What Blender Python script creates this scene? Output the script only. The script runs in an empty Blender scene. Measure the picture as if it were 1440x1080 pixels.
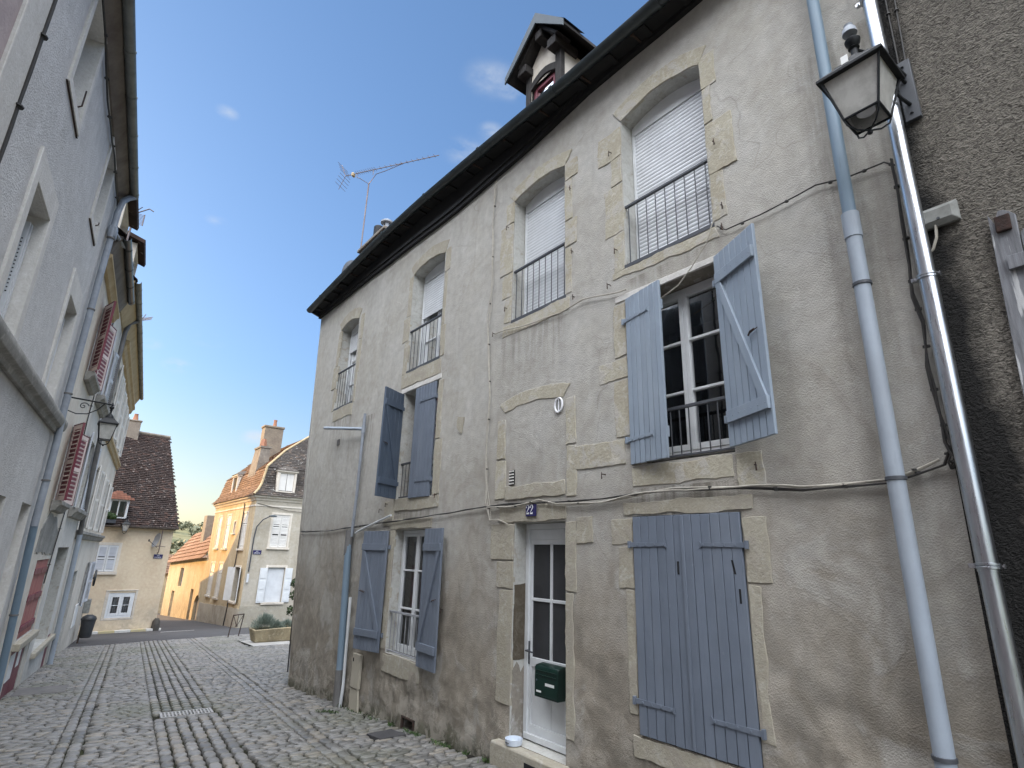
import bpy, bmesh, math, random
import numpy as np
from mathutils import Vector, Matrix, noise
from mathutils.geometry import delaunay_2d_cdt
R = math.radians
rnd = random.Random(22)
scene = bpy.context.scene
col = scene.collection

# ------------------------------------------------------------------ camera
cam_d = bpy.data.cameras.new('camera'); cam = bpy.data.objects.new('camera', cam_d); col.objects.link(cam)
cam_d.sensor_width = 36.0; cam_d.lens = 36.0*790/1440; cam_d.clip_start = 0.05; cam_d.clip_end = 3000
def unit(v): return np.array(v, float)/np.linalg.norm(v)
_up = unit([72, -2570, 790]); _d = np.array([-650., 222., 790.]); _d = unit(_d-(_d@_up)*_up)
_n = np.cross(_d, _up); _n = _n if _n[0] > 0 else -_n
_R = np.array([_n, _d, _up])                      # camera axes (right, down, forward) in world axes
mw = Matrix.Identity(4)
for i in range(3):
    mw[i][0] = _R[i, 0]; mw[i][1] = -_R[i, 1]; mw[i][2] = -_R[i, 2]
mw[0][3], mw[1][3], mw[2][3] = 0, 0, 1.65
cam.matrix_world = mw
scene.camera = cam

# ------------------------------------------------------------------ sun, sky, exposure
SKY_FILL = 21.0  # strength of the added sky patch that lights the house fronts
SUN_AZ, SUN_EL = -30.0, 12.0                      # degrees from +Y towards -X, and above the horizon
S = Vector((math.sin(R(SUN_AZ))*math.cos(R(SUN_EL)), math.cos(R(SUN_AZ))*math.cos(R(SUN_EL)), math.sin(R(SUN_EL))))
sun_d = bpy.data.lights.new('sun', 'SUN'); sun = bpy.data.objects.new('sun', sun_d); col.objects.link(sun)
sun_d.energy = 2.6; sun_d.angle = R(0.5); sun_d.color = (1.0, 0.58, 0.20)
sun.rotation_euler = S.to_track_quat('Z', 'Y').to_euler(); sun.location = (-20, 30, 30)
world = bpy.data.worlds.new('World'); scene.world = world; world.use_nodes = True
wt = world.node_tree; wt.nodes.clear()
def wn(t, **k):
    n = wt.nodes.new(t)
    for a, b in k.items(): setattr(n, a, b)
    return n
sky = wn('ShaderNodeTexSky', sky_type='NISHITA', sun_disc=False)
sky.sun_elevation = R(SUN_EL); sky.sun_rotation = R(SUN_AZ); sky.altitude = 200; sky.air_density = 1.0; sky.dust_density = 1.8; sky.ozone_density = 1.6
wtc = wn('ShaderNodeTexCoord')
wmp = wn('ShaderNodeMapping'); wmp.inputs['Scale'].default_value = (1, 1, 2.2)
wt.links.new(wtc.outputs['Generated'], wmp.inputs[0])
wno = wn('ShaderNodeTexNoise'); wno.inputs['Scale'].default_value = 5.2; wno.inputs['Detail'].default_value = 8; wno.inputs['Roughness'].default_value = .55
wt.links.new(wmp.outputs[0], wno.inputs['Vector'])
wra = wn('ShaderNodeValToRGB'); wra.color_ramp.elements[0].position = .655; wra.color_ramp.elements[1].position = .80
wra.color_ramp.elements[0].color = (0, 0, 0, 1); wra.color_ramp.elements[1].color = (.85, .85, .85, 1)
wt.links.new(wno.outputs[0], wra.inputs[0])
wga = wn('ShaderNodeGamma'); wga.inputs[1].default_value = .60
wt.links.new(sky.outputs[0], wga.inputs[0])
whs = wn('ShaderNodeMixRGB', blend_type='MULTIPLY'); whs.inputs[0].default_value = 1; whs.inputs[2].default_value = (.65, .96, 1.42, 1)
wt.links.new(wga.outputs[0], whs.inputs[1])
wsz = wn('ShaderNodeSeparateXYZ'); wt.links.new(wtc.outputs['Generated'], wsz.inputs[0])
wgl = wn('ShaderNodeMapRange', interpolation_type='SMOOTHSTEP'); wgl.inputs['From Min'].default_value = .0; wgl.inputs['From Max'].default_value = .30; wgl.inputs['To Min'].default_value = 1; wgl.inputs['To Max'].default_value = 0
wt.links.new(wsz.outputs['Z'], wgl.inputs['Value'])
wgm = wn('ShaderNodeMixRGB', blend_type='MULTIPLY'); wgm.inputs[2].default_value = (1.50, 1.10, .74, 1)   # warm air low over the horizon
wt.links.new(wgl.outputs[0], wgm.inputs[0]); wt.links.new(whs.outputs[0], wgm.inputs[1])
cl = None                                        # a few small puffs where the photograph has them: (direction, radius, strength)
for cx, cy, cz, rad, st in ((.393, .580, .713, .055, .5), (.428, .570, .701, .03, .45), (.405, .660, .633, .05, .6), (.426, .621, .658, .03, .7), (.099, .959, .265, .028, 1.2), (.227, .959, .172, .03, 1.2), (.100, .872, .478, .02, .5), (.06, .955, .29, .02, .6), (.076, .790, .608, .02, .6), (.13, .94, .31, .03, .3)):
    wm_ = wn('ShaderNodeMapping'); wm_.inputs['Location'].default_value = (-cx, -cy, -cz*1.9); wm_.inputs['Scale'].default_value = (1, 1, 1.9); wt.links.new(wtc.outputs['Generated'], wm_.inputs[0])
    wl_ = wn('ShaderNodeVectorMath', operation='LENGTH'); wt.links.new(wm_.outputs[0], wl_.inputs[0])
    wr_ = wn('ShaderNodeMapRange', interpolation_type='SMOOTHSTEP'); wr_.inputs['From Min'].default_value = rad; wr_.inputs['From Max'].default_value = 0; wr_.inputs['To Max'].default_value = st
    wt.links.new(wl_.outputs['Value'], wr_.inputs['Value'])
    if cl is None: cl = wr_.outputs[0]
    else:
        wa_ = wn('ShaderNodeMath', operation='ADD'); wt.links.new(cl, wa_.inputs[0]); wt.links.new(wr_.outputs[0], wa_.inputs[1]); cl = wa_.outputs[0]
wno.inputs['Scale'].default_value = 14
wr2 = wn('ShaderNodeMapRange'); wr2.inputs['From Min'].default_value = .40; wr2.inputs['From Max'].default_value = .68; wt.links.new(wno.outputs[0], wr2.inputs['Value'])
wcm = wn('ShaderNodeMath', operation='MULTIPLY', use_clamp=True); wt.links.new(wr2.outputs[0], wcm.inputs[0]); wt.links.new(cl, wcm.inputs[1])
wmx = wn('ShaderNodeMixRGB', blend_type='MIX'); wmx.inputs[2].default_value = (2.6, 2.75, 2.9, 1)
wt.links.new(wcm.outputs[0], wmx.inputs[0]); wt.links.new(wgm.outputs[0], wmx.inputs[1])
# added bright sky patch, out of view overhead and behind, to light the fronts
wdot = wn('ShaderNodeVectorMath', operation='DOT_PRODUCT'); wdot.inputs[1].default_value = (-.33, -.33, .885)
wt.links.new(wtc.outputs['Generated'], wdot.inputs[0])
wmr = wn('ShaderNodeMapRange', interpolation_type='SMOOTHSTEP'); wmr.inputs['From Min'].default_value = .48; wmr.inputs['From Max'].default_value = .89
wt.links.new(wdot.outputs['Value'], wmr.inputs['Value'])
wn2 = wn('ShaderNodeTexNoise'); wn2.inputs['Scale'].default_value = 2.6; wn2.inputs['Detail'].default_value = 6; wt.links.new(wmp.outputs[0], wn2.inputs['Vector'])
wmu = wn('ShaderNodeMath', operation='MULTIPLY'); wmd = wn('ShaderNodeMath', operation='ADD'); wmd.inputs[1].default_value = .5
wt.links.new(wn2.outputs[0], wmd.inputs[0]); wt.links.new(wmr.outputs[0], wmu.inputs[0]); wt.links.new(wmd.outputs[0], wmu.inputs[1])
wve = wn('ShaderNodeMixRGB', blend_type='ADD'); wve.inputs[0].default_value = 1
wvc = wn('ShaderNodeMixRGB', blend_type='MULTIPLY'); wvc.inputs[0].default_value = 1; wvc.inputs[2].default_value = (SKY_FILL*.99, SKY_FILL*1.0, SKY_FILL*1.02, 1)
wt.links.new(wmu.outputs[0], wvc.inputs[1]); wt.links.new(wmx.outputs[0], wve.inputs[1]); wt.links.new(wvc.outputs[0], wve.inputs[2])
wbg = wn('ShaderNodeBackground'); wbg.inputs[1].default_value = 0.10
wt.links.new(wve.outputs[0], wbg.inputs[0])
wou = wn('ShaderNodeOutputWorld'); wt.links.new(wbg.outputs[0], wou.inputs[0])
scene.view_settings.view_transform = 'Standard'; scene.view_settings.look = 'None'
scene.view_settings.exposure = 1.62; scene.view_settings.gamma = 1.0; scene.view_settings.use_curve_mapping = False
scene.cycles.max_bounces = 6; scene.cycles.diffuse_bounces = 4; scene.cycles.transparent_max_bounces = 8

# ------------------------------------------------------------------ materials
class NT:
    def __init__(s, name):
        s.m = bpy.data.materials.new(name); s.m.use_nodes = True; s.t = s.m.node_tree
        s.b = s.t.nodes['Principled BSDF']; s.pos = s.n('ShaderNodeNewGeometry').outputs['Position']
    def n(s, t, **k):
        x = s.t.nodes.new(t)
        for a, b in k.items(): setattr(x, a, b)
        return x
    def l(s, a, b): s.t.links.new(a, b)
    def vec(s, scale=(1, 1, 1), rot=(0, 0, 0)):
        m = s.n('ShaderNodeMapping'); m.inputs['Scale'].default_value = scale; m.inputs['Rotation'].default_value = rot
        s.l(s.pos, m.inputs[0]); return m.outputs[0]
    def noise(s, scale, detail=6, rough=.6, vec=None, dist=0):
        x = s.n('ShaderNodeTexNoise'); x.inputs['Scale'].default_value = scale; x.inputs['Detail'].default_value = detail
        x.inputs['Roughness'].default_value = rough; x.inputs['Distortion'].default_value = dist
        s.l(vec or s.pos, x.inputs['Vector']); return x.outputs[0]
    def voro(s, scale, vec=None, feature='F1', out='Distance'):
        x = s.n('ShaderNodeTexVoronoi', feature=feature); x.inputs['Scale'].default_value = scale
        s.l(vec or s.pos, x.inputs['Vector']); return x.outputs[out]
    def ramp(s, v, a, b, c0=(0, 0, 0), c1=(1, 1, 1)):
        x = s.n('ShaderNodeValToRGB'); e = x.color_ramp.elements
        e[0].position = a; e[1].position = b; e[0].color = (*c0, 1); e[1].color = (*c1, 1)
        s.l(v, x.inputs[0]); return x.outputs[0]
    def mix(s, f, a, b, mode='MIX'):
        x = s.n('ShaderNodeMixRGB', blend_type=mode)
        for i, v in enumerate((f, a, b)):
            if isinstance(v, (int, float)): x.inputs[i].default_value = v if i == 0 else (v, v, v, 1)
            elif isinstance(v, tuple): x.inputs[i].default_value = (*v, 1)
            else: s.l(v, x.inputs[i])
        return x.outputs[0]
    def math(s, op, a, b=0., clamp=False):
        x = s.n('ShaderNodeMath', operation=op, use_clamp=clamp)
        for i, v in enumerate((a, b)):
            if isinstance(v, (int, float)): x.inputs[i].default_value = v
            else: s.l(v, x.inputs[i])
        return x.outputs[0]
    def sep(s):
        x = s.n('ShaderNodeSeparateXYZ'); s.l(s.pos, x.inputs[0]); return x.outputs
    def bump(s, h, strength, dist, prev=None):
        x = s.n('ShaderNodeBump'); x.inputs['Strength'].default_value = strength; x.inputs['Distance'].default_value = dist
        s.l(h, x.inputs['Height'])
        if prev: s.l(prev, x.inputs['Normal'])
        return x.outputs[0]
    def out(s, color=None, rough=None, normal=None, metal=None, spec=None):
        for k, v in (('Base Color', color), ('Roughness', rough), ('Normal', normal), ('Metallic', metal), ('Specular IOR Level', spec)):
            if v is None: continue
            if isinstance(v, (int, float)): s.b.inputs[k].default_value = v
            elif isinstance(v, tuple): s.b.inputs[k].default_value = (*v, 1)
            else: s.l(v, s.b.inputs[k])
        return s.m
    def island(s): return s.n('ShaderNodeNewGeometry').outputs['Random Per Island']

def simple(name, c, c2=None, rough=.7, nscale=6, nb=40, bstr=.15, bdist=.004, metal=0, spec=.4):
    t = NT(name)
    c2 = c2 or tuple(x*.8 for x in c)
    f = t.ramp(t.noise(nscale, 8, .65), .35, .65)
    t.out(t.mix(f, c, c2), rough, t.bump(t.noise(nb, 4), bstr, bdist), metal, spec)
    return t.m

def plaster(name, base, warm, light, low, zlow=1.3, rough_scale=55, rstr=.55, rdist=.012, streak=.4, wear=False):
    """rendered wall: roughcast grain, blotchy repairs, ragged damp zone of another render low on the wall"""
    t = NT(name)
    n1 = t.noise(.8, 9, .62); n2 = t.noise(3.1, 8, .6, dist=.6); n3 = t.noise(9, 6)
    c = t.mix(t.ramp(n1, .38, .62), base, warm)
    c = t.mix(t.math('MULTIPLY', t.ramp(n2, .52, .66), .55), c, light)
    st = t.noise(1.0, 6, .6, t.vec((2.2, 2.2, .22)))
    c = t.mix(t.math('MULTIPLY', t.ramp(st, .5, .72), streak), c, tuple(x*.62 for x in warm))
    z = t.sep()[2]
    zz = t.math('ADD', z, t.math('MULTIPLY', t.math('SUBTRACT', t.noise(.55, 7, .6), .5), 5.0))
    f = t.math('MULTIPLY', t.ramp(t.math('MULTIPLY', t.math('ADD', zz, 2.5), 1/6.0, True), (zlow+1.4)/6, (zlow+3.6)/6, (1, 1, 1), (0, 0, 0)), .85)
    lowc = t.mix(t.ramp(n2, .42, .58), low, tuple(x*.74 for x in low))
    patch = t.ramp(t.noise(1.5, 5, .55, dist=.7), .55, .60)
    lowc = t.mix(t.math('MULTIPLY', patch, .38), lowc, light)
    c = t.mix(f, c, lowc)
    if wear:
        ring = t.math('MULTIPLY', t.ramp(t.noise(.85, 5, .5, dist=.8), .47, .50), t.ramp(t.noise(.85, 5, .5, dist=.8), .50, .56, (1, 1, 1), (0, 0, 0)))
        c = t.mix(t.math('MULTIPLY', ring, t.math('ADD', .12, t.math('MULTIPLY', f, .45))), c, tuple(x*.62 for x in low))
        blot = t.ramp(t.noise(1.9, 4, .5, dist=1.5), .60, .66); c = t.mix(t.math('MULTIPLY', blot, t.math('ADD', .10, t.math('MULTIPLY', f, .35))), c, tuple(x*.70 for x in low))
        run = t.ramp(t.noise(3.2, 5, .6, t.vec((1, 1.6, .10))), .60, .74)
        c = t.mix(t.math('MULTIPLY', run, .30), c, tuple(x*.6 for x in warm))
        yy = t.sep()[1]; run2 = t.ramp(t.noise(4.0, 6, .65, t.vec((1, 2.6, .25))), .42, .62)
        for (ya, yb, zt, ln, am) in ((2.25, 3.4, 4.33, .18, .5), (2.2, 3.4, 2.26, .9, .75), (4.15, 5.4, 4.3, .8, .5), (6.8, 8.1, 4.2, .1, .4), (6.7, 8.0, 2.24, .25, .6), (6.9, 7.95, .08, .5, .6), (10.0, 11.1, 4.15, .9, .5), (4.2, 5.25, 2.26, .1, .3), (9.0, 9.6, 4.0, 1.6, .7), (.9, 1.5, 5.6, 5.5, .5), (2.2, 3.4, .15, .5, .6)):
            m_ = t.n('ShaderNodeMapRange', interpolation_type='SMOOTHSTEP'); m_.inputs['From Min'].default_value = (yb-ya)/2+.05; m_.inputs['From Max'].default_value = (yb-ya)/2-.12; t.l(t.math('ABSOLUTE', t.math('SUBTRACT', yy, (ya+yb)/2)), m_.inputs['Value'])
            k_ = t.n('ShaderNodeMapRange'); k_.inputs['From Min'].default_value = zt-ln; k_.inputs['From Max'].default_value = zt; t.l(z, k_.inputs['Value'])
            u_ = t.math('MULTIPLY', t.math('LESS_THAN', z, zt), t.math('MULTIPLY', m_.outputs[0], k_.outputs[0]))
            c = t.mix(t.math('MULTIPLY', t.math('MULTIPLY', u_, run2), am), c, (.13, .115, .09))
        gr = t.math('ADD', t.math('ADD', z, t.math('MULTIPLY', yy, .063)), t.math('MULTIPLY', t.math('SUBTRACT', t.noise(3.0, 6), .5), .5))
        c = t.mix(t.math('MULTIPLY', t.ramp(gr, .02, .16, (1, 1, 1), (0, 0, 0)), .7), c, (.075, .08, .05))
        crz = t.math('ADD', gr, t.math('MULTIPLY', t.math('SUBTRACT', t.noise(.9, 4), .5), 2.2))
        crm = t.math('MULTIPLY', t.ramp(crz, .25, .75, (1, 1, 1), (0, 0, 0)), t.ramp(t.noise(4.5, 10, .74, dist=.6), .47, .56))
        c = t.mix(t.math('MULTIPLY', crm, .65), c, (.40, .365, .31))
        vd = t.n('ShaderNodeTexVoronoi', feature='DISTANCE_TO_EDGE'); vd.inputs['Scale'].default_value = .75
        wv = t.n('ShaderNodeVectorMath', operation='ADD'); t.l(t.pos, wv.inputs[0]); nz = t.n('ShaderNodeTexNoise'); nz.inputs['Scale'].default_value = 1.1; nz.inputs['Detail'].default_value = 3; t.l(t.pos, nz.inputs['Vector']); t.l(nz.outputs['Color'], wv.inputs[1]); t.l(wv.outputs[0], vd.inputs['Vector'])
        crack = t.math('MULTIPLY', t.ramp(vd.outputs['Distance'], .0, .006, (1, 1, 1), (0, 0, 0)), t.ramp(t.noise(.6, 2), .50, .58))
        c = t.mix(t.math('MULTIPLY', crack, .25), c, (.09, .08, .065))
    c = t.mix(.15, c, t.ramp(n3, .2, .8), 'OVERLAY')
    h = t.math('ADD', t.noise(rough_scale, 3, .5), t.math('MULTIPLY', t.voro(rough_scale*1.3), .5))
    b = t.bump(t.noise(5, 5, .55, dist=.5), .22, .018)
    b = t.bump(patch, .22, .008, b)
    if wear: b = t.bump(crm, .5, .02, b)
    b = t.bump(h, rstr, rdist, b)
    t.out(c, .92, b, spec=.15)
    return t.m

def stone(name, c1, c2, c3, bs=22, smear=None):
    t = NT(name)
    f = t.ramp(t.noise(2.2, 8, .65), .35, .65)
    c = t.mix(f, c1, c2); c = t.mix(t.ramp(t.noise(6.5, 8, .7, dist=.8), .52, .68), c, c3)
    c = t.mix(.25, c, t.noise(28, 4), 'OVERLAY')
    b = t.bump(t.noise(bs, 7, .65), .5, .012)
    if smear:
        q = t.ramp(t.noise(4.5, 9, .68, dist=.4), .51, .59); c = t.mix(q, c, smear); b = t.bump(q, .25, .006, b); b = t.bump(t.noise(55, 3), .35, .01, b)
    t.out(c, .92, b, spec=.15); return t.m

def tiles(name, cs, lichen=None, lf=.62):
    t = NT(name)
    r = t.island()
    x = t.n('ShaderNodeValToRGB'); x.color_ramp.interpolation = 'CONSTANT'; e = x.color_ramp.elements
    while len(e) < len(cs): e.new(.5)
    for i, c in enumerate(cs): e[i].position = i/len(cs); e[i].color = (*c, 1)
    t.l(r, x.inputs[0]); c = t.mix(t.ramp(t.noise(1.1, 6), .35, .7), x.outputs[0], tuple(v*.7 for v in cs[0]))
    if lichen: c = t.mix(t.ramp(t.noise(7.5, 6, .7), lf, lf+.05), c, lichen)
    t.out(c, .9, t.bump(t.noise(30, 5), .4, .01), spec=.15); return t.m

M = {}
M['render_main'] = plaster('grey beige render', (.43, .415, .383), (.39, .37, .328), (.465, .455, .425), (.292, .254, .202), 1.75, 80, .5, .008, .22, True)
M['render_dark'] = None
def dark_roughcast():
    t = NT('dark roughcast')
    v = t.vec((1, 1, 1.5)); grain = t.noise(36, 3, .55, v, 1.0)
    c = t.mix(t.ramp(t.noise(1.4, 8), .35, .65), (.205, .187, .16), (.16, .145, .123)); c = t.mix(t.ramp(grain, .34, .58), (.085, .077, .066), c)
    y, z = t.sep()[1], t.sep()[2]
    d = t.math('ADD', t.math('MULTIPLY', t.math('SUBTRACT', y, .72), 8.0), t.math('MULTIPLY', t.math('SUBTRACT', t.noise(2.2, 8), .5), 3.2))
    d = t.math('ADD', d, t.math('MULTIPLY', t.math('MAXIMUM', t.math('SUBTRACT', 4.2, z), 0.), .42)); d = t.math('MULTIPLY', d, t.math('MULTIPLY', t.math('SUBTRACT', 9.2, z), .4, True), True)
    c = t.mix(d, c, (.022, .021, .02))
    c = t.mix(t.ramp(t.noise(9, 7, .7), .68, .74), c, (.2, .185, .165))
    h = t.math('ADD', grain, t.math('MULTIPLY', t.noise(90, 2, .5), .3))
    t.out(c, .92, t.bump(h, 1.0, .036), spec=.2); return t.m
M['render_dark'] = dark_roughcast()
M['render_left'] = plaster('grey roughcast of the left house', (.56, .55, .535), (.50, .49, .475), (.60, .59, .575), (.40, .39, .38), -.4, 45, .6, .014, .15)
M['render_pink'] = plaster('pinkish render', (.46, .39, .385), (.42, .35, .345), (.5, .43, .42), (.36, .3, .29), -1, 45, .3, .01, .1)
M['render_pale'] = plaster('pale cream render', (.68, .63, .55), (.60, .54, .46), (.72, .68, .61), (.50, .45, .38), -.9, 60, .3, .008, .3)
M['render_white'] = plaster('pale greyish limewash', (.66, .63, .58), (.57, .54, .49), (.70, .68, .64), (.46, .43, .38), -.9, 60, .3, .008, .3)
M['render_ochre'] = plaster('warm cream render', (.66, .55, .40), (.61, .49, .345), (.68, .58, .43), (.56, .48, .37), -1.6, 70, .2, .006, .12)
M['render_villa'] = plaster('grey cream render', (.47, .43, .36), (.41, .365, .29), (.51, .475, .41), (.36, .32, .26), -2.0, 60, .25, .006, .3)
M['render_gold'] = plaster('old ochre render', (.54, .44, .29), (.47, .37, .24), (.58, .50, .36), (.42, .34, .23), -2.4, 50, .3, .01, .5)
M['stone'] = stone('ochre limestone', (.42, .39, .31), (.36, .325, .25), (.50, .47, .40), smear=(.43, .405, .36))
M['stone_grey'] = stone('pale dressed stone', (.40, .37, .30), (.33, .30, .235), (.45, .425, .37), smear=(.345, .315, .26))
M['stone_left'] = stone('smooth pale stone surround', (.62, .60, .56), (.55, .53, .495), (.66, .64, .61), 40)
M['stone_band'] = stone('weathered band stone', (.33, .32, .295), (.20, .195, .18), (.40, .385, .355))
M['reveal'] = stone('limewashed reveal', (.50, .50, .47), (.40, .39, .36), (.33, .30, .25))
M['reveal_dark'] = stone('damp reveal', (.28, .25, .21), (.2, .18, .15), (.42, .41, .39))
M['trough'] = stone('yellowish trough stone', (.40, .33, .21), (.24, .20, .13), (.48, .42, .30))
def paint(name, c, rough=.5, wear=.0, wc=(.3, .3, .3), grain=True):
    t = NT(name)
    cc = t.mix(t.ramp(t.noise(4, 7), .3, .7), c, tuple(x*.84 for x in c))
    if wear and grain:
        cc = t.mix(t.math('MULTIPLY', t.ramp(t.island(), .1, .9), .35), cc, tuple(min(1, x*1.22) for x in c)); cc = t.mix(t.math('MULTIPLY', t.ramp(t.noise(1.6, 6, .6, t.vec((3, 3, .5))), .5, .7), .35), cc, wc)
        cc = t.mix(t.math('MULTIPLY', t.ramp(t.noise(6, 6, .7, t.vec((4, 4, .35))), .60, .68), .3), cc, tuple(x*.55 for x in c))
    if wear: cc = t.mix(t.math('MULTIPLY', t.ramp(t.noise(14, 8, .7), .62, .7), wear), cc, wc)
    g = t.noise(9, 5, .6, t.vec((8, 8, .7))) if grain else t.noise(60, 3)
    t.out(cc, t.ramp(t.noise(3, 5), .2, .8, (rough*.8,)*3, (min(1, rough*1.25),)*3), t.bump(g, .18, .003), spec=.4); return t.m
M['blue'] = paint('blue grey shutter paint', (.145, .17, .212), .55, .35, (.22, .245, .28))
M['blue_pale'] = paint('sun bleached blue grey paint', (.27, .32, .38), .5, .3, (.36, .40, .44))
M['blue_deep'] = paint('deep blue grey paint', (.085, .11, .15), .55, .2, (.13, .16, .2))
M['white'] = paint('white joinery paint', (.70, .72, .73), .4, .1, (.55, .55, .53), False)
M['white_wood'] = paint('white shutter paint', (.68, .66, .62), .55, .2, (.5, .47, .42))
M['pvc_white'] = paint('white roller shutter plastic', (.66, .68, .70), .38, 0, grain=False)
M['louvre_blue'] = paint('pale blue louvre paint', (.52, .545, .59), .55, .25, (.6, .6, .6))
M['bordeaux'] = paint('dark red shutter paint', (.155, .03, .045), .55, .2, (.3, .16, .17))
M['red_faded'] = paint('faded red plank paint', (.36, .135, .12), .7, .4, (.45, .24, .21))
M['louvre_pink'] = paint('pale pinkish louvre paint', (.66, .54, .50), .6, .25, (.6, .5, .46))
M['rail'] = simple('dark grey painted iron', (.075, .08, .09), None, .5, 8, 60, .1)
M['rail_pale'] = simple('pale grey painted iron', (.30, .31, .33), None, .5, 8, 60, .1)
M['iron'] = simple('rusty black iron', (.035, .028, .025), (.07, .04, .028), .75, 30)
M['black'] = simple('black lamp paint', (.010, .011, .013), (.018, .02, .022), .55, 12, 80, .1, spec=.25)
M['gutter'] = simple('dark painted gutter', (.014, .02, .022), (.035, .045, .048), .35, 4, 20, .08, spec=.6)
M['eaves_wood'] = simple('dark eaves boards', (.009, .009, .0095), (.016, .015, .015), .75, 5)
M['timber'] = simple('old dark timber', (.038, .034, .032), (.02, .018, .018), .85, 9, 30, .5, .01)
M['soffit'] = simple('weathered grey soffit board', (.20, .175, .15), (.12, .10, .085), .85, 3, 30, .3)
M['soffit_ochre'] = simple('ochre moulded cornice', (.46, .36, .22), (.36, .27, .15), .85, 3, 30, .2)
M['zinc'] = simple('aged zinc', (.065, .085, .10), (.05, .066, .078), .55, 3, 30, .06)
M['zinc_gutter'] = simple('green grey zinc', (.22, .235, .22), (.13, .135, .125), .5, 3, 25, .1, metal=.3)
M['pipe_blue'] = paint('blue grey painted pipe', (.16, .225, .285), .5, .3, (.26, .30, .33))
M['pipe_pale'] = paint('pale grey blue pipe', (.33, .375, .43), .5, .25, (.24, .25, .26))
M['pipe_old'] = simple('dull grey pipe', (.30, .33, .37), (.22, .24, .27), .55, 5, 40, .08)
M['pipe_grey'] = simple('dark grey old pipe', (.17, .165, .16), (.11, .105, .10), .6, 5, 40, .12)
def galv():
    t = NT('bright galvanised steel')
    c = t.mix(t.ramp(t.noise(5, 6, .6, t.vec((6, 6, .6))), .35, .65), (.58, .60, .62), (.42, .44, .47))
    t.out(c, t.ramp(t.noise(14, 5, .6, t.vec((6, 6, .5))), .3, .7, (.24,)*3, (.38,)*3), t.bump(t.noise(16, 4, .5, t.vec((6, 6, .3))), .08, .006), 1.0); return t.m
M['galv'] = galv()
M['cable_pale'] = simple('pale cable sheath', (.46, .43, .37), (.36, .33, .28), .6, 20)
M['cable_dark'] = simple('dark cable sheath', (.03, .03, .03), (.05, .045, .04), .6, 20)
M['box_grey'] = simple('dirty grey junction box', (.27, .275, .26), (.17, .17, .155), .7, 9, 40, .2)
M['box_cream'] = simple('cream meter box', (.47, .43, .35), (.42, .38, .30), .6, 6)
M['mail_green'] = simple('dark green mailbox enamel', (.002, .016, .011), (.003, .02, .014), .3, 6, 60, .04, spec=.4)
M['label_white'] = simple('white label', (.8, .8, .78), None, .5)
M['plate_blue'] = simple('blue enamel', (.02, .018, .085), (.03, .026, .10), .25, 10, 40, .05)
M['plate_white'] = simple('white enamel', (.78, .78, .80), None, .3)
M['bowl'] = simple('white glazed bowl', (.62, .68, .76), (.58, .64, .72), .35)
M['plastic_bin'] = simple('dark grey bin plastic', (.035, .037, .04), None, .5)
M['brick'] = simple('chimney brick and mortar', (.24, .20, .15), (.17, .14, .11), .9, 4, 18, .8, .02)
M['terracotta'] = simple('terracotta pot', (.36, .17, .10), (.28, .13, .08), .85, 6)
M['stack_render'] = stone('sooty chimney render', (.24, .215, .18), (.16, .14, .12), (.29, .26, .22))
M['alu'] = simple('aerial aluminium', (.20, .17, .165), (.16, .12, .11), .5, 10, metal=.4)
M['curtain'] = simple('grey lace curtain', (.46, .46, .45), (.34, .34, .34), .9, 30, 120, .3)
M['curtain_red'] = simple('red curtain', (.14, .012, .025), None, .8)
M['curtain_white'] = simple('white curtain', (.62, .60, .62), None, .85)
M['room'] = simple('unlit room', (.012, .012, .014), None, .9)
M['asphalt'] = simple('asphalt', (.062, .06, .062), (.045, .044, .046), .85, 2, 120, .5, .006)
M['concrete'] = simple('pale pavement concrete', (.36, .345, .32), (.28, .27, .25), .88, 2.5, 60, .3, .006)
M['kerb_y'] = simple('yellow kerb paint', (.50, .42, .22), (.42, .38, .28), .8, 10)
M['kerb_w'] = simple('white kerb paint', (.62, .61, .57), (.5, .49, .46), .8, 10)
M['road_paint'] = simple('worn white road paint', (.60, .59, .56), (.3, .29, .28), .85, 9)
M['grate'] = simple('worn cast iron', (.30, .295, .285), (.40, .39, .375), .5, 10, 40, .15)
M['grey_wood'] = None
def greywood():
    t = NT('weathered grey planks')
    g = t.noise(3, 8, .7, t.vec((20, 20, 1.1)))
    c = t.mix(t.ramp(g, .35, .7), (.22, .225, .24), (.11, .11, .115))
    c = t.mix(t.ramp(t.noise(2.2, 6, .6, t.vec((9, 9, .8))), .58, .63), c, (.45, .45, .45))
    t.out(c, .85, t.bump(g, .6, .008), spec=.2); return t.m
M['grey_wood'] = greywood()
def glass(name, tint=.75, refl=.9):
    t = NT(name); nt = t.t
    nt.nodes.remove(t.b)
    fr = t.n('ShaderNodeFresnel'); fr.inputs[0].default_value = 1.5
    tr = t.n('ShaderNodeBsdfTransparent'); tr.inputs[0].default_value = (tint, tint*1.01, tint*1.02, 1)
    gl = t.n('ShaderNodeBsdfGlossy'); gl.inputs['Roughness'].default_value = .015; gl.inputs['Color'].default_value = (refl, refl, refl, 1)
    t.l(t.bump(t.noise(2.2, 2), .05, .02), gl.inputs['Normal'])
    mx = t.n('ShaderNodeMixShader'); t.l(fr.outputs[0], mx.inputs[0]); t.l(tr.outputs[0], mx.inputs[1]); t.l(gl.outputs[0], mx.inputs[2])
    t.l(mx.outputs[0], nt.nodes['Material Output'].inputs[0]); return t.m
M['glass'] = glass('window glass')
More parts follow.
